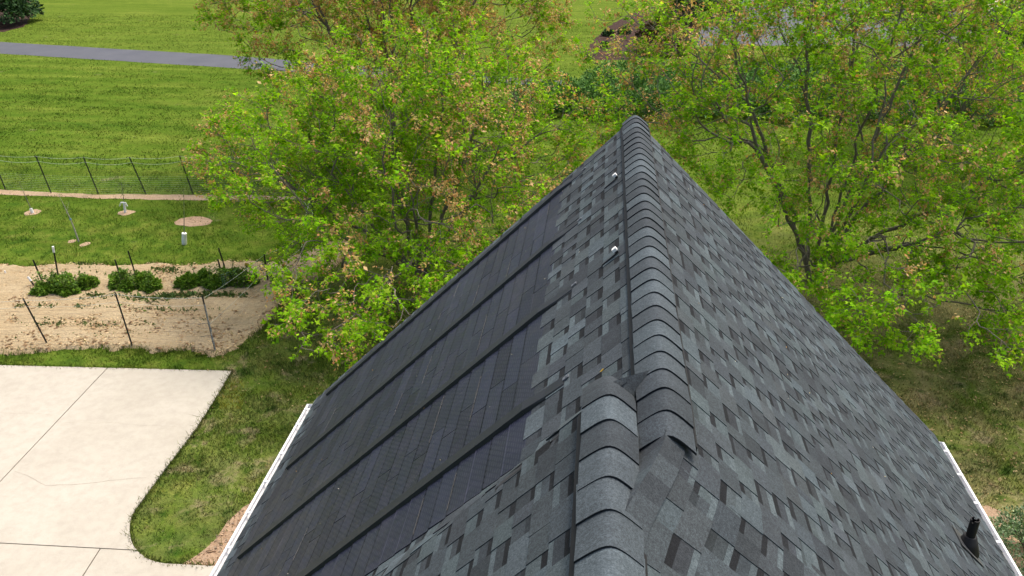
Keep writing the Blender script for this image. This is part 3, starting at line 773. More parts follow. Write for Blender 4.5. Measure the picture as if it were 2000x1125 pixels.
# ================================================================== GARDEN FENCE AND STAKES
def top_of(base, px, py):                   # top of a leaning post: same y as its foot
    d = ray(px, py); k = base.y/d.y
    return Vector((d.x*k, base.y, H+d.z*k))
def post_mesh(mb, a, b, r=.02):
    ax = (b-a).normalized(); sx = ax.cross(Vector((0, 1, 0))).normalized(); sy = ax.cross(sx)
    for (u0, u1, v0, v1) in ((-r, r, -.004, .004), (-.004, .004, .004, r*1.5)):
        P = [(u0, v0), (u1, v0), (u1, v1), (u0, v1)]; n = len(mb.V)
        for e in (a-ax*.25, b):
            for (u, v) in P: mb.V.append(e+sx*u+sy*v)
        for i in range(4): mb.F.append([n+i, n+(i+1) % 4, n+4+(i+1) % 4, n+4+i]); mb.C.append((1, 1, 1))
        mb.F.append([n+7, n+6, n+5, n+4]); mb.C.append((1, 1, 1))
    Ln = (b-a).length; k = int(Ln/.055)
    for i in range(k):                      # studs
        c = a+ax*(i+.5)*.055; M = Matrix.Translation(c)
        mb.box((-.012, -.016, -.006), (.012, -.004, .006), M=M)
fence = empty('garden_fence', (0, 0, 0))
tag(fence, 'thin dark posts and netting fence enclosing the vegetable garden', 'fence')
farp = [((10.8, 370), (-17, 300)), ((100, 376.8), (69.8, 304)), ((192.4, 379), (162.5, 306)), ((285.3, 379.5), (252.5, 306.6)), ((377.6, 380.6), (350.3, 303.6)), ((470, 381.5), (444, 304)), ((562, 382), (540, 305))]
nearp = [((-75, 676), (-125, 585)), ((95.4, 676.8), (45, 582.5)), ((259.3, 678.4), (224.6, 570.5)), ((420.9, 687.7), (394.8, 577.4))]
sidep = [((524.2, 553.6), (515.4, 494.7)), ((590.6, 509.7), (584.3, 462)), ((617, 446), (606, 380))]
def fence_posts(lst, r):
    out = []
    for (b, t) in lst:
        A = G(*b); B = top_of(A, *t); mb = MB(); post_mesh(mb, A, B, r); mb.build('post', POSTM, fence); out.append((A, B))
    return out
fp = fence_posts(farp, .023); npp = fence_posts(nearp, .020); sp = fence_posts(sidep, .020)
def wire(pairs, f, sag, r, mat, name='wire'):
    mb = MB(); pts = []
    for (a, b) in zip(pairs[:-1], pairs[1:]):
        p, q = a[0].lerp(a[1], f), b[0].lerp(b[1], f)
        for k in range(8): t = k/8; pts.append(p.lerp(q, t)+Vector((0, -.02, -sag*4*t*(1-t))))
    pts.append(pairs[-1][0].lerp(pairs[-1][1], f)+Vector((0, -.02, 0)))
    mb.tube(pts, r, 4, cap=False); mb.build(name, mat, fence)
for f, sg, r in ((.985, .07, .0045), (.86, .10, .005)): wire(fp, f, sg, r, WIREM)
for f in np.linspace(.03, .78, 16): wire(fp, f, .015, .0016, BLKWIRE if f > .5 else WIREM, 'netting_line')
for f, sg, r in ((.97, .06, .004), (.84, .07, .003)): wire(npp, f, sg, r, WIREM)
for f in np.linspace(.04, .75, 10): wire(npp, f, .02, .0018, BLKWIRE, 'netting_line')
side_run = [npp[-1]]+sp+[fp[-1]]
for f in (.95, .5): wire(side_run, f, .05, .004, WIREM)
for f in np.linspace(.05, .8, 8): wire(side_run, f, .02, .002, BLKWIRE, 'netting_line')
mb = MB()                                   # netting gathered and tied along the last post
A, B = npp[-1]; rr = random.Random(3)
for k in range(5):
    o_ = Vector((.03+rr.uniform(-.015, .02), -.03+rr.uniform(-.02, .02), 0))
    mb.tube([A.lerp(B, t)+o_+Vector((rr.uniform(-.018, .018), rr.uniform(-.018, .018), 0)) for t in np.linspace(0, .86, 26)], .006, 4)
mb.build('gathered_netting', m_plain('grey_netting', (.30, .31, .30), .6, 40, .4), fence)
for f, dx in ((.52, -.30), (.30, -.32)):
    mb = MB(); p = A.lerp(B, f); mb.tube([p, p+Vector((dx*.5, .01, -.02)), p+Vector((dx, .0, -.06))], .006, 4); mb.build('tie_strand', BLKWIRE, fence)

def stake(b, t, label, white=0.0, name='garden_stake', r=.024):
    A = G(*b); B = top_of(A, *t); e = empty(name, A); tag(e, label, 'stake', 'stakes in the vegetable bed')
    C = A.lerp(B, 1-white); mb = MB(); post_mesh(mb, Vector((0, 0, 0)), C-A, r); mb.build('shaft', POSTM, e)
    if white:
        mb = MB(); mb.tube([C-A-(B-A)*.02, B-A], .034, 10); mb.build('white_cap', WPLAS, e)
stake((87.8, 561.7), (64.7, 507.4), 'plain dark stake at the leftmost berry bush')
stake((114.9, 544.4), (103.3, 481.3), 'tall dark stake with white tip behind the leftmost berry bush', .16)
stake((70.5, 562.8), (54.3, 540.4), 'short slanting stake with white tip left of the leftmost berry bush', .36)
stake((240.8, 559.4), (224.6, 507.4), 'front dark stake in the middle berry bush')
stake((266.2, 540.4), (250, 489.6), 'rear dark stake behind the middle berry bush')
stake((441.5, 529.3), (426.7, 484.3), 'rear dark stake behind the widest berry bush')
stake((438, 552.5), (425.3, 506.2), 'front dark stake in the widest berry bush')
for (px, py, hh, lb) in ((13.5, 541, .22, 'small white marker in the bare soil at the edge of the bed'), (88, 551, .13, 'tiny white marker beside the leftmost berry bush')):
    A = G(px, py); mb = MB(); mb.tube([(0, 0, -.05), (-.01, 0, hh*.8), (-.012, 0, hh)], [.022, .022, .017], 8)
    o = mb.build('plant_marker', WPLAS); o.location = A; tag(o, lb, 'marker')

# ================================================================== FOLIAGE TOOLS
LEAF6 = np.array([(0, 0, 0), (-.50, .34, -.05), (-.17, .46, .02), (0, 1.0, -.14), (.17, .46, .02), (.50, .34, -.05)], float)
LEAF6T = np.array([(0, 5, 4), (0, 4, 3), (0, 3, 2), (0, 2, 1)])
KITE = np.array([(0, 0, 0), (-.32, .45, -.03), (0, 1, -.1), (.32, .45, -.03)], float); KITET = np.array([(0, 3, 2), (0, 2, 1)])
def unit(v): return v/np.maximum(np.linalg.norm(v, axis=1, keepdims=True), 1e-9)
def leaves(P, axis, nrm, size, shape=LEAF6, tris=LEAF6T):
    """P base points, axis leaf direction, nrm rough normal"""
    n = len(P); Yv = unit(axis); Xv = unit(np.cross(Yv, nrm)); Zv = np.cross(Xv, Yv)
    V = P[:, None, :]+size[:, None, None]*(shape[None, :, 0:1]*Xv[:, None, :]+shape[None, :, 1:2]*Yv[:, None, :]+shape[None, :, 2:3]*Zv[:, None, :])
    k = len(shape); T = (np.arange(n)[:, None, None]*k+tris[None]).reshape(-1, 3)
    return V.reshape(-1, 3), T
def jitter_cols(base, n, rg, bright=.25, hue=.12):
    c = np.array(base)[None]*np.exp(rg.normal(0, bright, (n, 1)))
    c[:, 0] *= np.exp(rg.normal(0, hue, n)); return c
def shrub_mass(rg, centre, radii, n, size, cols, lump=.28, droop=.1, zmin=.02, shape=KITE, tris=KITET, inner=.55):
    d = unit(rg.normal(size=(n, 3))); d[:, 2] = np.abs(d[:, 2])*1.0-.12; d = unit(d)
    ph = rg.uniform(0, 10, 3)
    lumpv = np.sin(d[:, 0]*5.1+ph[0])*np.sin(d[:, 1]*4.3+ph[1])+.6*np.sin(d[:, 0]*11+ph[2])*np.cos(d[:, 1]*9.7+ph[0])*np.cos(d[:, 2]*8)
    r = (1+lump*lumpv*.6)*(inner+(1-inner)*rg.random(n)**.35)
    P = np.array(centre)+d*np.array(radii)*r[:, None]; ok = P[:, 2] > zmin
    P, d, r = P[ok], d[ok], r[ok]; n = len(P)
    ax = unit(d+rg.normal(0, .55, (n, 3))+np.array([0, 0, .25-droop])); nr = unit(d*.6+np.array([0, 0, .9])+rg.normal(0, .35, (n, 3)))
    sz = size*np.exp(rg.normal(0, .25, n)); V, T = leaves(P, ax, nr, sz, shape, tris)
    ci = rg.integers(0, len(cols), n); C = np.array(cols)[ci]*np.exp(rg.normal(0, .22, (n, 1)))
    return V, T, np.repeat(C, len(shape), 0)
def merge(parts):
    V = []; T = []; C = []; k = 0
    for (v, t, c) in parts: V.append(v); T.append(t+k); C.append(c); k += len(v)
    return np.concatenate(V), np.concatenate(T), np.concatenate(C)

# ---- berry bushes in the bed
def berry_bush(px, py, wpx, hh, seed, label, lumps):
    rg = np.random.default_rng(seed); c = G(px, py); s = (G(px+wpx/2, py)-c).length
    e = empty('berry_bush', c); tag(e, label, 'bush', 'berry bushes in the vegetable bed')
    parts = []
    for (fx, fy, fr, fh) in lumps:
        parts.append(shrub_mass(rg, (fx*s, fy, .10), (fr*s, .42*fr/.5, hh*fh), 1500, .085, [(.100, .200, .018), (.135, .255, .028), (.185, .310, .042), (.070, .145, .015)], .4, shape=LEAF6, tris=LEAF6T))
    V, T, C = merge(parts); link('foliage', np_mesh('foliage', V, T, C), BERRY, e)
    mb = MB(); pl = []
    for k in range(16):                     # arching canes above the mass
        a = rg.uniform(-1, 1)*s*.85; b = rg.uniform(-.3, .3); hgt = hh*rg.uniform(1.2, 2.2); lx, ly = rg.uniform(-.25, .25, 2)
        pts = [Vector((a+lx*t, b+ly*t, hgt*math.sin(t*1.9)/1.0)) for t in np.linspace(0, .85, 6)]
        mb.tube(pts, .006, 4, (.10, .09, .05))
        for p in pts[2:]:
            q = np.array(p)[None]+rg.normal(0, .05, (5, 3)); ax = rg.normal(size=(5, 3))+np.array([0, 0, -.1]); V, T = leaves(q, ax, np.tile([0, 0, 1.], (5, 1))+rg.normal(0, .3, (5, 3)), rg.uniform(.06, .10, 5))
            pl.append((V, T, np.repeat(jitter_cols((.085, .15, .025), 5, rg), 6, 0)))
    mb.build('cane', m_vcol('cane_bark'), e)
    V, T, C = merge(pl); link('cane_leaves', np_mesh('cane_leaves', V, T, C), BERRY, e)
    return e
berry_bush(124, 572, 104, .33, 1, 'leftmost dark green berry bush, beside the white-tipped stakes', [(-.55, -.15, .42, .70), (-.1, .1, .5, 1.15), (.35, -.1, .40, .75), (.75, .3, .36, .95)])
berry_bush(265, 566, 92, .34, 2, 'middle dark green berry bush with two plain stakes', [(-.65, .1, .42, 1.2), (-.15, -.1, .40, .75), (.25, .15, .42, 1.05), (.75, -.05, .36, .8)])
berry_bush(425, 562, 140, .38, 3, 'widest dark green berry bush, wire panel at its right end', [(-.80, -.1, .32, .8), (-.42, .1, .34, 1.0), (.0, -.1, .34, .8), (.35, .15, .38, 1.25), (.78, .1, .34, 1.0)])
# wire panel leaning over the widest bush
e = empty('wire_panel', G(438, 568)); tag(e, 'green wire mesh panel over the right end of the widest berry bush', 'panel')
a = G(438, 572)-e.location; b = G(503, 556)-e.location; mb = MB()
b.y += .55
for k in range(9):
    h = k*.075; mb.tube([a+Vector((0, 0, h)), b+Vector((0, 0, h))], .0045 if k in (0, 4, 8) else .0028, 4)
mb.build('horizontal_wire', m_plain('green_wire', (.13, .24, .20), .5, 5, .1), e)
mb = MB()
for k in range(19):
    p = a.lerp(b, k/18); mb.tube([p, p+Vector((0, 0, .60))], .0035 if k % 6 == 0 else .0022, 4)
mb.build('upright_wire', m_plain('green_wire_upright', (.13, .24, .20), .5, 5, .1), e)
mb = MB(); p = a.lerp(b, .62)+Vector((0, 0, .60)); mb.quad(p+Vector((-.07, 0, -.03)), p+Vector((.04, -.01, -.05)), p+Vector((.09, .01, .06)), p+Vector((-.04, 0, .09))); mb.build('yellow_tag', m_plain('yellow_plastic', (.55, .32, .03), .5, 9, .2), e)

# ---- saplings
SAPB = m_plain('sapling_bark', (.16, .15, .12), .8, 30, .3)
def sapling(base, top, label, guard=None, seed=0, leaf_n=60, wood=.014, bend=0.0, arms=False, pale=False, side=0):
    rg = np.random.default_rng(seed); A = G(*base); B = top_of(A, *top)-A
    e = empty('sapling', A); tag(e, label, 'sapling', 'young trees on the lawn')
    n = 8; pts = [B*t+Vector((bend*math.sin(t*math.pi), 0, 0)) for t in np.linspace(0, 1, n)]
    mb = MB(); mb.tube(pts, [wood*(1.25-t) for t in np.linspace(0, 1, n)], 6)
    tips = []
    for k in range(side):
        t = rg.uniform(.45, .95); p = B*t; d = Vector((rg.uniform(-1, 1), rg.uniform(-1, 1), .8)).normalized()*rg.uniform(.2, .45)
        mb.tube([p, p+d*.5, p+d], [.005, .004, .002], 4); tips += [p+d*.5, p+d]
    mb.build('stem', m_plain('pale_bark', (.33, .31, .27), .7, 12, .25) if pale else SAPB, e)
    P = []
    for k in range(leaf_n):
        if tips and rg.random() < .7: p = np.array(random.choice(tips))
        else: p = np.array(B*rg.uniform(.5, 1.0))
        P.append(p+rg.normal(0, .05, 3))
    P = np.array(P); n = len(P); V, T = leaves(P, rg.normal(size=(n, 3)), rg.normal(0, .5, (n, 3))+np.array([0, 0, 1.]), rg.uniform(.03, .06, n), KITE, KITET)
    link('leaves', np_mesh('leaves', V, T, np.repeat(jitter_cols((.15, .22, .06), n, rg), 4, 0)), LEAF, e)
    if guard:
        gh, gr = guard; mb = MB(); rn = 10; d = B.normalized()
        mb.tube([d*.0, d*gh*.33, d*gh*.66, d*gh], [gr, gr*1.03, gr*.97, gr], rn)
        mb.build('trunk_guard', WPLAS, e)
        if arms:
            for sgn, ln, dz in ((-1, .20, -.14), (1, .12, -.13)):
                mb = MB(); p = d*gh*.98; mb.tube([p, p+Vector((sgn*ln*.5, -.02, .015)), p+Vector((sgn*ln, -.02, dz))], [.03, .028, .018], 6); mb.build('loose_guard_flap', WPLAS, e)
sapling((64, 416), (37, 355), 'thin sapling in a short white guard, nearest the frame edge', (.18, .055), 1, 26, side=1)
sapling((154, 472), (113.6, 379), 'tall pale-stemmed staked sapling with a blue tie', None, 2, 110, .022, .05, pale=True, side=6)
sapling((245, 415), (236, 350), 'leafy sapling with an opened white guard spreading two flaps', (.40, .045), 3, 90, side=5, arms=True)
sapling((360, 477), (359, 368), 'bare whip in a tall white trunk guard', (.42, .085), 4, 20, .015)
s2 = [o for o in bpy.data.objects if o.name.startswith('sapling') and o.get('label', '').startswith('tall pale')][0]
mb = MB(); t_ = top_of(G(154, 472), 113.6, 379)-G(154, 472); p = t_*.48+Vector((.05, 0, 0)); mb.tube([p-t_*.012, p+t_*.012], .035, 8); mb.build('blue_tie', m_plain('blue_tape', (.08, .22, .42), .5, 5, .1), s2)

# ---- juniper bank beyond the ridge
def juniper_bank():
    rg = np.random.default_rng(21); e = empty('juniper_hedge', G(1500, 235))
    tag(e, 'wide bank of dark blue-green junipers beyond the maples', 'hedge')
    parts = []; o = np.array(e.location)
    xs_ = np.arange(-3.5, 34, 1.7)
    for i, x in enumerate(xs_):
        yc = 44.0+.05*x
        for k, dy in enumerate((0.6, 2.6, 4.8, 7.0)):
            if x < 2 and k > 1+x*.5+1.5: continue
            c = np.array([x+rg.uniform(-.5, .5), yc+dy+rg.uniform(-.4, .4), .35])-o
            hgt = rg.uniform(1.0, 1.45)*(1.0 if k else .9)
            parts.append(shrub_mass(rg, c, (1.5, 1.7, hgt), 2500, .13, [(.065, .160, .034), (.100, .220, .046), (.145, .275, .062), (.042, .110, .026)], .35, droop=0, inner=.6))
    V, T, C = merge(parts); V[:, 2] = np.maximum(V[:, 2], -.02)
    link('foliage', np_mesh('foliage', V, T, C), NEEDLE, e)
    mb = MB()
    for i in range(60):
        x = rg.uniform(-3, 33); y = 44.3+.05*x+rg.uniform(0, 6); p = Vector((x, y, 0))-e.location
        mb.tube([p, p+Vector((rg.uniform(-.5, .5), rg.uniform(-.5, .2), .5)), p+Vector((rg.uniform(-.9, .9), rg.uniform(-.9, .3), .95))], [.05, .035, .012], 5, (.09, .07, .05))
    mb.build('branches', m_vcol('juniper_bark'), e)
juniper_bank()
def bush(px, py, radii, n, size, cols, label, name='evergreen_bush', cat='bush', seed=1, mat=None, z=.3, shape=KITE, tris=KITET):
    rg = np.random.default_rng(seed); e = empty(name, G(px, py)); tag(e, label, cat)
    V, T, C = shrub_mass(rg, (0, 0, radii[2]*z), radii, n, size, cols, .35, inner=.55, shape=shape, tris=tris); link('foliage', np_mesh('foliage', V, T, C), mat or NEEDLE, e)
    mb = MB()
    for k in range(7):
        a = rg.uniform(0, 6.28); d = Vector((math.cos(a)*radii[0]*.6, math.sin(a)*radii[1]*.6, radii[2]*.9)); mb.tube([Vector((0, 0, -.05)), d*.4+Vector((0, 0, .1)), d], [.06, .04, .012], 5, (.09, .07, .05))
    mb.build('stems', m_vcol('stem_bark'), e); return e
DKG = [(.024, .060, .018), (.040, .092, .026), (.065, .130, .040), (.018, .044, .016)]
bush(-12, 46, (3.4, 3.0, 3.0), 9000, .28, DKG, 'large dark spreading evergreen at the far end of the path', seed=31)
bush(1290, 104, (1.7, 1.6, 1.7), 4500, .2, [(.085, .050, .022), (.060, .034, .016), (.11, .075, .03), (.045, .05, .018)], 'rusty brown-green rounded shrub in the mulch bed', 'deciduous_shrub', 'shrub', 32)
bush(1360, 40, (3.2, 2.6, 2.6), 6000, .26, DKG, 'tall dark evergreen behind the rusty shrub', seed=33)
bush(1188, 70, (.45, .45, .35), 900, .12, DKG, 'small dark tuft at the rear of the mulch bed', 'low_shrub', 'shrub', 34)
bush(1219, 66, (.45, .4, .4), 900, .12, DKG, 'small dark tuft nearest the rusty shrub', 'low_shrub', 'shrub', 35)
bush(1182, 92, (.35, .35, .25), 800, .12, DKG, 'small dark tuft at the front of the mulch bed', 'low_shrub', 'shrub', 36)
bush(2010, 110, (2.8, 2.6, 3.4), 8000, .26, DKG, 'dark evergreen beside the pale gravel area', seed=37)
bush(1790, 30, (4.0, 2.6, 3.0), 7000, .28, DKG, 'broad dark evergreen across the asphalt driveway', seed=39)
bush(2022, 1120, (1.0, 1.0, .95), 9000, .05, [(.10, .17, .07), (.16, .24, .12), (.07, .13, .045), (.24, .31, .18)], 'pale green clipped shrub below the gutter with the vent pipe slope', 'clipped_shrub', 'shrub', 38, BERRY)

# ================================================================== MAPLES
def bez(p0, p1, p2, p3, n):
    t = np.linspace(0, 1, n)[:, None]
    return (1-t)**3*p0+3*(1-t)**2*t*p1+3*(1-t)*t*t*p2+t**3*p3
def maple(label, base, stems, lobes, ntips, seed, leaf_frac=.7, leaf=.115, density=1.0, rk=.0055, shape=LEAF6, tris=LEAF6T, gap=.42):
    rg = np.random.default_rng(seed); e = empty('maple_tree', base); tag(e, label, 'tree', 'maples behind the house')
    pts = [np.array([0., 0, -.15])]; par = [-1]; tan = [np.array([0., 0, 1])]; plen = [0.]
    def add_path(P, parent):
        last = parent
        for q in P:
            d = q-pts[last]; l = np.linalg.norm(d)
            if l < 1e-4: continue
            pts.append(q); par.append(last); tan.append(d/l); plen.append(plen[last]+l); last = len(pts)-1
        return last
    for (sx, sy, sz, start) in stems:
        tgt = np.array([sx, sy, sz], float); L_ = np.linalg.norm(tgt); b0 = np.array([math.copysign(.16, sx)*min(1, abs(sx)), math.copysign(.16, sy)*min(1, abs(sy)), start])
        mid1 = b0+np.array([sx*.22, sy*.22, sz*.30]); mid2 = np.array([sx*.72, sy*.72, sz*.62])
        n = max(6, int(L_/.4)); P = bez(b0, mid1, mid2, tgt, n)
        P[1:-1] += rg.normal(0, .045, (n-2, 3)); add_path(P, 0)
    # crown sample points, more of them towards the outside
    tips = []
    wts = np.array([l[6] for l in lobes], float); wts /= wts.sum()
    while len(tips) < ntips:
        l = lobes[rg.choice(len(lobes), p=wts)]; d = unit(rg.normal(size=(1, 3)))[0]; r = rg.random()**.42
        p = np.array(l[:3])+d*np.array(l[3:6])*r
        if p[2] < .8: continue
        q = vnoise(np.array([[p[0]*.75+p[2]*.6, p[1]*.75-p[2]*.4]]), 1.0, seed)[0]   # leave gaps
        if q < gap and rg.random() < .8: continue
        if tips and np.min(np.linalg.norm(np.array(tips)-p, axis=1)) < .22: continue
        tips.append(p)
    tips = np.array(tips)
    P0 = np.array(pts); order = np.argsort([np.min(np.linalg.norm(P0-t, axis=1)) for t in tips])
    ends = []
    for k in order:
        t = tips[k]; A = np.array(pts); Tn = np.array(tan); d = t-A; D = np.linalg.norm(d, axis=1)
        cosn = (d*Tn).sum(1)/np.maximum(D, 1e-6)
        cost = D*(1.35-.55*cosn)+.16*np.array(plen)+np.where(A[:, 2] > t[2]+.3, (A[:, 2]-t[2])*.9, 0)+np.where(A[:, 2] < .7, 3, 0)
        i = int(np.argmin(cost)); p0 = A[i]; dist = D[i]; n = max(3, int(dist/.32)+1)
        out = unit(np.array([[t[0], t[1], 0.]]))[0]
        p1 = p0+Tn[i]*dist*.30+np.array([0, 0, .06*dist]); p2 = t-(out*.18+np.array([0, 0, .12]))*dist
        P = bez(p0, p1, p2, t, n)[1:]
        P[:-1] += rg.normal(0, .03*min(1, dist), (len(P)-1, 3)); ends.append(add_path(P, i))
    Np = len(pts); cnt = np.zeros(Np); 
    for en in ends: cnt[en] += 1
    for i in range(Np-1, 0, -1): cnt[par[i]] += cnt[i]
    cnt = np.maximum(cnt, .6); rad = rk*cnt**.47; rad[0] = rad[1:8].max()*1.3
    A = np.array(pts)
    # wood: one tapered tube for each run of nodes
    kids = [[] for _ in range(Np)]
    for i in range(1, Np): kids[par[i]].append(i)
    mb = MB(); start = [(0, k) for k in kids[0]]
    while start:
        p, k = start.pop(); chain = [p, k]
        while kids[chain[-1]]:
            ch = sorted(kids[chain[-1]], key=lambda j: -cnt[j])
            for j in ch[1:]: start.append((chain[-1], j))
            chain.append(ch[0])
        rr_ = [min(rad[chain[1]], rad[c])*(1.0 if c else 1) for c in chain]
        if chain[0] == 0: rr_[0] = rad[chain[1]]*1.25
        ns = 9 if rr_[0] > .05 else (6 if rr_[0] > .022 else 4)
        mb.tube([A[c] for c in chain], rr_, ns, cap=False)
    # twigs
    tw = [i for i in range(1, Np) if cnt[i] <= 2.5 and A[i][2] > .7]
    TB = []; TD = []
    for i in tw:
        for _ in range(5 if rg.random() < .6*density else 4):
            o_ = unit(np.array([[A[i][0], A[i][1], (A[i][2]-2.5)*.5]]))[0]
            d = tan[i]*.8+o_*.5+rg.normal(0, .6, 3)+np.array([0, 0, .18]); d /= np.linalg.norm(d)
            TB.append(A[i]); TD.append(d*rg.uniform(.15, .58))
    TB = np.array(TB); TD = np.array(TD)
    for b, d in zip(TB, TD): mb.tube([b, b+d*.55+np.array([0, 0, .02]), b+d], [.0052, .004, .0025], 3, cap=False)
    me = mesh_of('trunk', mb.V, mb.F, None, True); link('trunk', me, BARK, e)
    # leaf clusters
    nt_ = len(TB); isleaf = (vnoise(np.stack([TB[:, 0]+TB[:, 2]*.5, TB[:, 1]+TB[:, 2]*.3], 1), .75, seed+5)*.55+rg.random(nt_)*.45) < leaf_frac*.79+np.where(TB[:, 2] < 3.2, .16, 0)
    def cluster(sel, per, spread, size, down, shape, tris, colf):
        idx = np.repeat(np.where(sel)[0], per); n = len(idx); f = 1-.55*rg.random(n)**1.6
        P = TB[idx]+TD[idx]*f[:, None]+rg.normal(0, spread, (n, 3))
        out = unit(TD[idx]+rg.normal(0, .25, (n, 3))); ax = out*.7+rg.normal(0, .5, (n, 3)); ax[:, 2] -= down*.6
        nr = out*.4+np.array([0, 0, 1.5])+rg.normal(0, .35, (n, 3))
        V, T = leaves(P, ax, nr, size*np.exp(rg.normal(0, .28, n)), shape, tris)
        return V, T, np.repeat(colf(n, idx), len(shape), 0)
    tone = np.exp(rg.normal(0, .20, nt_))
    def leafcol(n, idx):
        c = np.array([(.195, .410, .006), (.235, .450, .010), (.140, .340, .006), (.290, .460, .022)])[rg.integers(0, 4, n)]
        return c*tone[idx][:, None]*np.exp(rg.normal(0, .12, (n, 1)))
    def seedcol(n, idx):
        c = np.array([(.52, .33, .13), (.60, .42, .20), (.46, .24, .09), (.42, .34, .10)])[rg.integers(0, 4, n)]
        return c*np.exp(rg.normal(0, .16, (n, 1)))
    V, T, C = cluster(isleaf, max(1, int(11*density)), .060, leaf, .45, shape, tris, leafcol)
    link('crown', np_mesh('crown', V, T, C), LEAF, e)
    half = (~isleaf) | (rg.random(nt_) < .12)
    V, T, C = cluster(half, max(1, int(9*density)), .05, leaf*.80, .9, KITE, KITET, seedcol)
    o = link('seed_clusters', np_mesh('seed_clusters', V, T, C), SEED, e); o['kind'] = 'stuff'
    return e
bL = G(822, 556)
maple('bright green maple with several low stems left of the roof, nearest the garden bed', bL,
      [(-2.6, -1.0, 4.6, .3), (-.9, .5, 6.6, .2), (.9, .6, 6.8, .3), (2.8, -.2, 5.2, .3), (.4, -2.6, 4.4, .4), (-4.2, .2, 3.4, .5), (1.8, 2.2, 5.6, .3), (-2.2, -2.8, 3.2, .4), (-1.6, 2.2, 5.5, .3)],
      [(-.3, .4, 4.3, 6.2, 5.2, 2.6, 1.0), (.5, -4.4, 2.2, 3.8, 3.4, 1.4, .42), (-3.4, .0, 4.0, 3.0, 3.0, 2.0, .30), (.2, 1, 5.8, 4.2, 3.8, 2.0, .30)], 1500, 3, .68, .092, 1.0)
bR = G(1586, 548)
maple('tall open maple with fanned stems on the right of the roof', bR,
      [(-1.6, 0, 10.2, .2), (.2, .6, 11.0, .2), (1.4, .2, 10.0, .3), (3.2, -.4, 7.0, .3), (-2.8, -1.4, 5.6, .3), (5.0, -.8, 4.6, .4), (.4, -2.8, 5.0, .4), (2.6, 2.2, 8.2, .3), (-3.2, .8, 7.2, .3), (2.8, -3.0, 3.2, .5)],
      [(.6, 0, 5.4, 7.2, 6.2, 3.6, 1.0), (1.8, -4.6, 2.6, 5.0, 3.8, 1.5, .36), (.4, .5, 8.4, 6.0, 4.8, 2.4, .55), (4.0, -1.5, 4.6, 3.6, 4.0, 2.4, .2), (-4.4, 0, 6.4, 3.2, 3.6, 2.8, .40)], 1750, 8, .76, .092, 1.0, gap=.47)
maple('tall maple shedding tan seeds, behind the bright green maple', G(775, 318),
      [(-1.6, 0, 12.0, .3), (.2, .2, 12.8, .3), (1.6, .4, 11.8, .3), (-4.0, 0, 9.0, .4), (4.4, -.4, 8.6, .4), (.4, -2.6, 8.0, .5), (2.6, 2, 9.5, .4), (-2.4, -2, 7.6, .5)],
      [(.2, 0, 7.8, 7.4, 5.6, 4.8, 1.0), (-2.5, -.5, 6.6, 4.8, 4.2, 3.2, .30), (3.2, 0, 6.8, 4.8, 4.2, 3.4, .30)], 1750, 14, .54, .108, 1.1, gap=.36)
maple('far maple with tan seeds at the right-hand side, beyond the fanned maple', G(1840, 300),
      [(-1.6, 0, 10.0, .3), (.6, .2, 11.0, .3), (2.0, .4, 9.8, .3), (-4.0, 0, 7.6, .4), (4.4, -.4, 7.6, .4), (.4, -2.6, 7.0, .5), (-2.4, -2, 6.6, .5)],
      [(.2, 0, 6.2, 6.8, 5.2, 4.6, 1.0)], 1000, 19, .62, .100, .9, gap=.42)

# ================================================================== GRASS, WEEDS, LITTER
def grass(name, label, rects, seed, blade, width):
    rg = np.random.default_rng(seed); PP = []; SC = []
    for (x0, x1, y0, y1, dens) in rects:
        n = int((x1-x0)*(y1-y0)*dens); p = np.stack([rg.uniform(x0, x1, n), rg.uniform(y0, y1, n)], 1)
        px, py, d = project(np.concatenate([p, np.zeros((n, 1))], 1))
        ok = (px > -160) & (px < 2160) & (py > -60) & (py < 1230)
        ok &= ~inpoly(p, SLAB); ok &= ~((p[:, 0] > X0R-HW) & (p[:, 0] < X0R+HW) & (p[:, 1] < Y1-.3))
        for poly, keepf in ((bedpoly, .012), (STRIPP, .05), (PATH, 0), (CHIPL, .05), (CHIPR, .05), (MUL, .02), (MUL2, .02), (DRIVE, 0), (TAN, 0), (PATCH[0], .05), (PATCH[1], .05), (PATCH[2], .15)):
            ins = inpoly(p, poly); ok &= (~ins) | (rg.random(n) < keepf)
        cl = vnoise(p, 1.1, 7)*.6+vnoise(p, 3.3, 9)*.4
        ok &= rg.random(n) < np.clip((cl-.18)*2.4, .15 if blade < .065 else .7, 1)
        PP.append(p[ok]); SC.append(.6+1.0*cl[ok])
    p = np.concatenate(PP); sc = np.concatenate(SC); n = len(p)
    a = rg.uniform(0, 2*np.pi, n); h = blade*sc*np.exp(rg.normal(0, .25, n)); lean = rg.normal(0, .55, (n, 2))*h[:, None]
    wv = np.stack([np.cos(a), np.sin(a)], 1)*width*.5*np.exp(rg.normal(0, .2, n))[:, None]
    V = np.zeros((n, 3, 3)); V[:, 0, :2] = p-wv; V[:, 1, :2] = p+wv; V[:, 2, :2] = p+lean; V[:, 2, 2] = h
    k = np.exp(rg.normal(.10, .22, n)); C = np.stack([k*np.exp(rg.normal(0, .10, n)), k, k*.9], 1)
    ins = inpoly(p, SOD); C[ins] *= np.array([1.5, 1.15, .8]); 
    o = link(name, np_mesh(name, V.reshape(-1, 3), np.arange(n*3).reshape(-1, 3), np.repeat(C, 3, 0)), BLADE)
    o['kind'] = 'stuff'; o['label'] = label; o['category'] = 'grass'
grass('near_grass', 'short mown grass near the house and garden', [(-12, -2, 10, 22, 800), (3.5, 16, 9, 22, 720), (-26, -10, 15, 20, 560), (-30, -9, 22, 33, 260), (-9, 17, 22, 33, 200)], 1, .060, .020)
grass('far_grass', 'mown grass of the far lawn', [(-55, 30, 33, 48, 90), (-70, 10, 48, 75, 45)], 2, .050, .045)
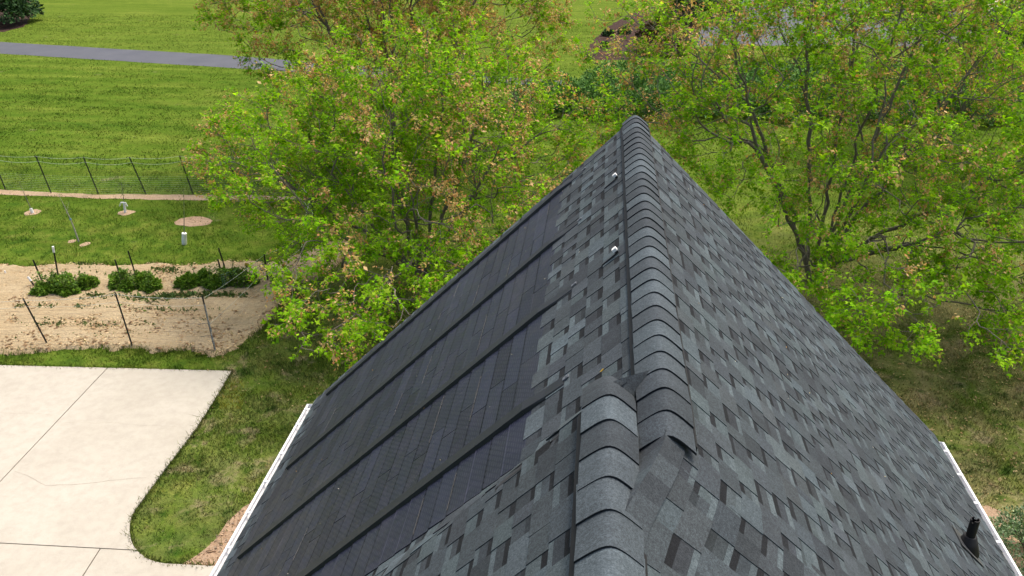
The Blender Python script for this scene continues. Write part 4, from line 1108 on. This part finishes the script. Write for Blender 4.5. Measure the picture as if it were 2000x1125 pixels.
# ragged turf edge along the concrete
rg = np.random.default_rng(5); E2 = np.array([tuple(p) for p in edge]); seg = np.concatenate([E2, ]); 
tops = np.array([(x, ytop(x)) for x in np.linspace(-20, pA0.x+3.3, 160)])
line = np.concatenate([tops, E2]); pts_ = []
for i in range(len(line)-1):
    if i == len(tops)-1: continue
    Ls = np.linalg.norm(line[i+1]-line[i]); m_ = int(Ls*230)
    t = rg.random((m_, 1)); pts_.append(line[i]*(1-t)+line[i+1]*t)
p = np.concatenate(pts_); p = p+rg.normal(0, .045, p.shape); p = p[~inpoly(p+0, SLAB) | (rg.random(len(p)) < .35)]; n = len(p)
a = rg.uniform(0, 6.283, n); h = .075*np.exp(rg.normal(0, .35, n)); wv = np.stack([np.cos(a), np.sin(a)], 1)*.010
V = np.zeros((n, 3, 3)); V[:, 0, :2] = p-wv; V[:, 1, :2] = p+wv; V[:, 2, :2] = p+rg.normal(0, .6, (n, 2))*h[:, None]; V[:, 2, 2] = h+.02
k = np.exp(rg.normal(-.15, .3, n)); o = link('edge_grass', np_mesh('edge_grass', V.reshape(-1, 3), np.arange(n*3).reshape(-1, 3), np.repeat(np.stack([k, k, k*.9], 1), 3, 0)), BLADE)
o['kind'] = 'stuff'; o['label'] = 'ragged grass fringe along the concrete apron'; o['category'] = 'grass'
LP = np.array([tuple(p) for p in bedpoly]); LP = np.concatenate([LP, LP[:1]]); pts_ = []
for i in range(len(LP)-1):
    Ls = np.linalg.norm(LP[i+1]-LP[i]); c_ = LP[i]; m_ = rg.poisson(Ls*150*np.clip(vnoise(c_[None], 1.3, 4)[0]*2.2-.5, 0, 1.4))
    if m_: t = rg.random((m_, 1)); pts_.append(LP[i]*(1-t)+LP[i+1]*t)
p = np.concatenate(pts_); p = p+rg.normal(0, .11, p.shape); n = len(p)
a = rg.uniform(0, 6.283, n); h = .085*np.exp(rg.normal(0, .35, n)); wv = np.stack([np.cos(a), np.sin(a)], 1)*.012
V = np.zeros((n, 3, 3)); V[:, 0, :2] = p-wv; V[:, 1, :2] = p+wv; V[:, 2, :2] = p+rg.normal(0, .6, (n, 2))*h[:, None]; V[:, 2, 2] = h+.03; V[:, :2, 2] = .01
k = np.exp(rg.normal(-.1, .3, n)); o = link('bed_edge_grass', np_mesh('bed_edge_grass', V.reshape(-1, 3), np.arange(n*3).reshape(-1, 3), np.repeat(np.stack([k, k, k*.9], 1), 3, 0)), BLADE)
o['kind'] = 'stuff'; o['label'] = 'ragged grass creeping into the edges of the tilled bed'; o['category'] = 'grass'
# weeds and seedling rows on the bed, straw on the soil
rg = np.random.default_rng(6); W_ = []
def tuftrow(px0, px1, py0, py1, n, sz, per=14, sp=.07):
    for _ in range(n):
        f = rg.random(); g = G(px0+(px1-px0)*f+rg.normal(0, 3), py0+(py1-py0)*f+rg.normal(0, 1.5))
        if not inpoly(np.array([[g.x, g.y]]), bedpoly)[0]: continue
        P = np.array([[g.x, g.y, .07]])+rg.normal(0, 1, (per, 3))*np.array([sp*1.5, sp, .01])
        V, T = leaves(P, rg.normal(0, .5, (per, 3))+np.array([0, 0, .8]), rg.normal(size=(per, 3)), sz*np.exp(rg.normal(0, .3, per)), KITE, KITET)
        W_.append((V, T, np.repeat(jitter_cols((.10, .155, .045), per, rg), 4, 0)))
tuftrow(10, 420, 602, 612, 45, .07); tuftrow(30, 300, 640, 638, 28, .06); tuftrow(20, 330, 662, 655, 20, .05); tuftrow(0, 480, 628, 628, 16, .05)
for x0, x1, y0, y1, n in ((175, 330, 583, 592, 80), (310, 345, 582, 588, 26), (340, 480, 582, 582, 60), (155, 220, 520, 545, 22), (300, 350, 530, 535, 16), (520, 560, 520, 590, 24)): tuftrow(x0, x1, y0, y1, n, .085, 16, .09)
V, T, C = merge(W_); o = link('weeds', np_mesh('weeds', V, T, C), BERRY); o['kind'] = 'stuff'; o['label'] = 'scattered weeds and seedling rows on the soil'; o['category'] = 'weeds'
def litter(name, label, polys, n, size, cols, z, seed, mat):
    rg = np.random.default_rng(seed); P = []
    for (x0, x1, y0, y1, m_, test) in polys:
        p = np.stack([rg.uniform(x0, x1, m_), rg.uniform(y0, y1, m_)], 1)
        if test is not None: p = p[inpoly(p, test)]
        P.append(p)
    p = np.concatenate(P); n = len(p); P3 = np.concatenate([p, np.full((n, 1), z)], 1); P3[:, 2] += rg.uniform(0, .012, n)
    ax = rg.normal(size=(n, 3)); ax[:, 2] *= .12; V, T = leaves(P3, ax, np.tile([0, 0, 1.], (n, 1))+rg.normal(0, .2, (n, 3)), size*np.exp(rg.normal(0, .35, n)), KITE, KITET)
    C = np.array(cols)[rg.integers(0, len(cols), n)]*np.exp(rg.normal(0, .2, (n, 1)))
    o = link(name, np_mesh(name, V, T, np.repeat(C, 4, 0)), mat); o['kind'] = 'stuff'; o['label'] = label; o['category'] = 'litter'
STRAW = [(.48, .36, .22), (.56, .45, .29), (.36, .25, .14), (.22, .14, .08)]
litter('soil_clods', 'clods and straw scattered on the tilled soil', [(-27, -6, 18, 27, 26000, bedpoly)], 0, .07, STRAW, .105, 3, SEED)
litter('wood_chips', 'loose wood chips beside the house wall', [(-8, -2.9, 10.6, 15, 9000, CHIPL), (3.5, 7.5, 6, 14, 6000, CHIPR)], 0, .05, [(.36, .25, .16), (.46, .34, .24), (.22, .14, .09), (.30, .24, .18)], .016, 4, SEED)
litter('fallen_seeds', 'tan fallen leaves and seeds on the grass under the maples', [(3.6, 16, 11, 26, 5500, None), (-10, -3, 16, 26, 800, None)], 0, .048, [(.36, .27, .14), (.44, .34, .18), (.28, .19, .09)], .03, 5, SEED)
litter('mulch_chips', 'loose bark on the mulch bed', [(-6, 12, 48, 75, 7000, MUL)], 0, .14, [(.10, .06, .045), (.15, .09, .07), (.06, .04, .03)], .02, 6, SEED)
# specks of blossom and seed on the roof
rg = np.random.default_rng(9); Pn = []; Ax = []; Nr = []; Cs = []
for k in range(50):
    side = -1 if rg.random() < .6 else 1; s = rg.uniform(.35, 4.7); y = rg.uniform(3.7, 7.9) if side < 0 else rg.uniform(2.5, 7.9)
    p = roofpt(side, s, y, .024); Pn.append(tuple(p)); Nr.append((side*SA, 0, CA)); Ax.append((side*CA*rg.normal(), rg.normal(), -SA*rg.normal()))
    Cs.append((.62, .58, .50) if rg.random() < .75 else (.36, .22, .10))
p = roofpt(-1, .335, 3.86, .026); Pn.append(tuple(p)); Nr.append((-SA, 0, CA)); Ax.append((-CA, .2, -SA)); Cs.append((.50, .33, .05))
Pn = np.array(Pn); n = len(Pn); V, T = leaves(Pn, np.array(Ax), np.array(Nr), np.concatenate([rg.uniform(.008, .020, n-1), [.036]]), KITE, KITET)
o = link('roof_litter', np_mesh('roof_litter', V, T, np.repeat(np.array(Cs), 4, 0)), SEED); o['kind'] = 'stuff'; o['label'] = 'tiny pale seeds scattered on the roof'; o['category'] = 'litter'
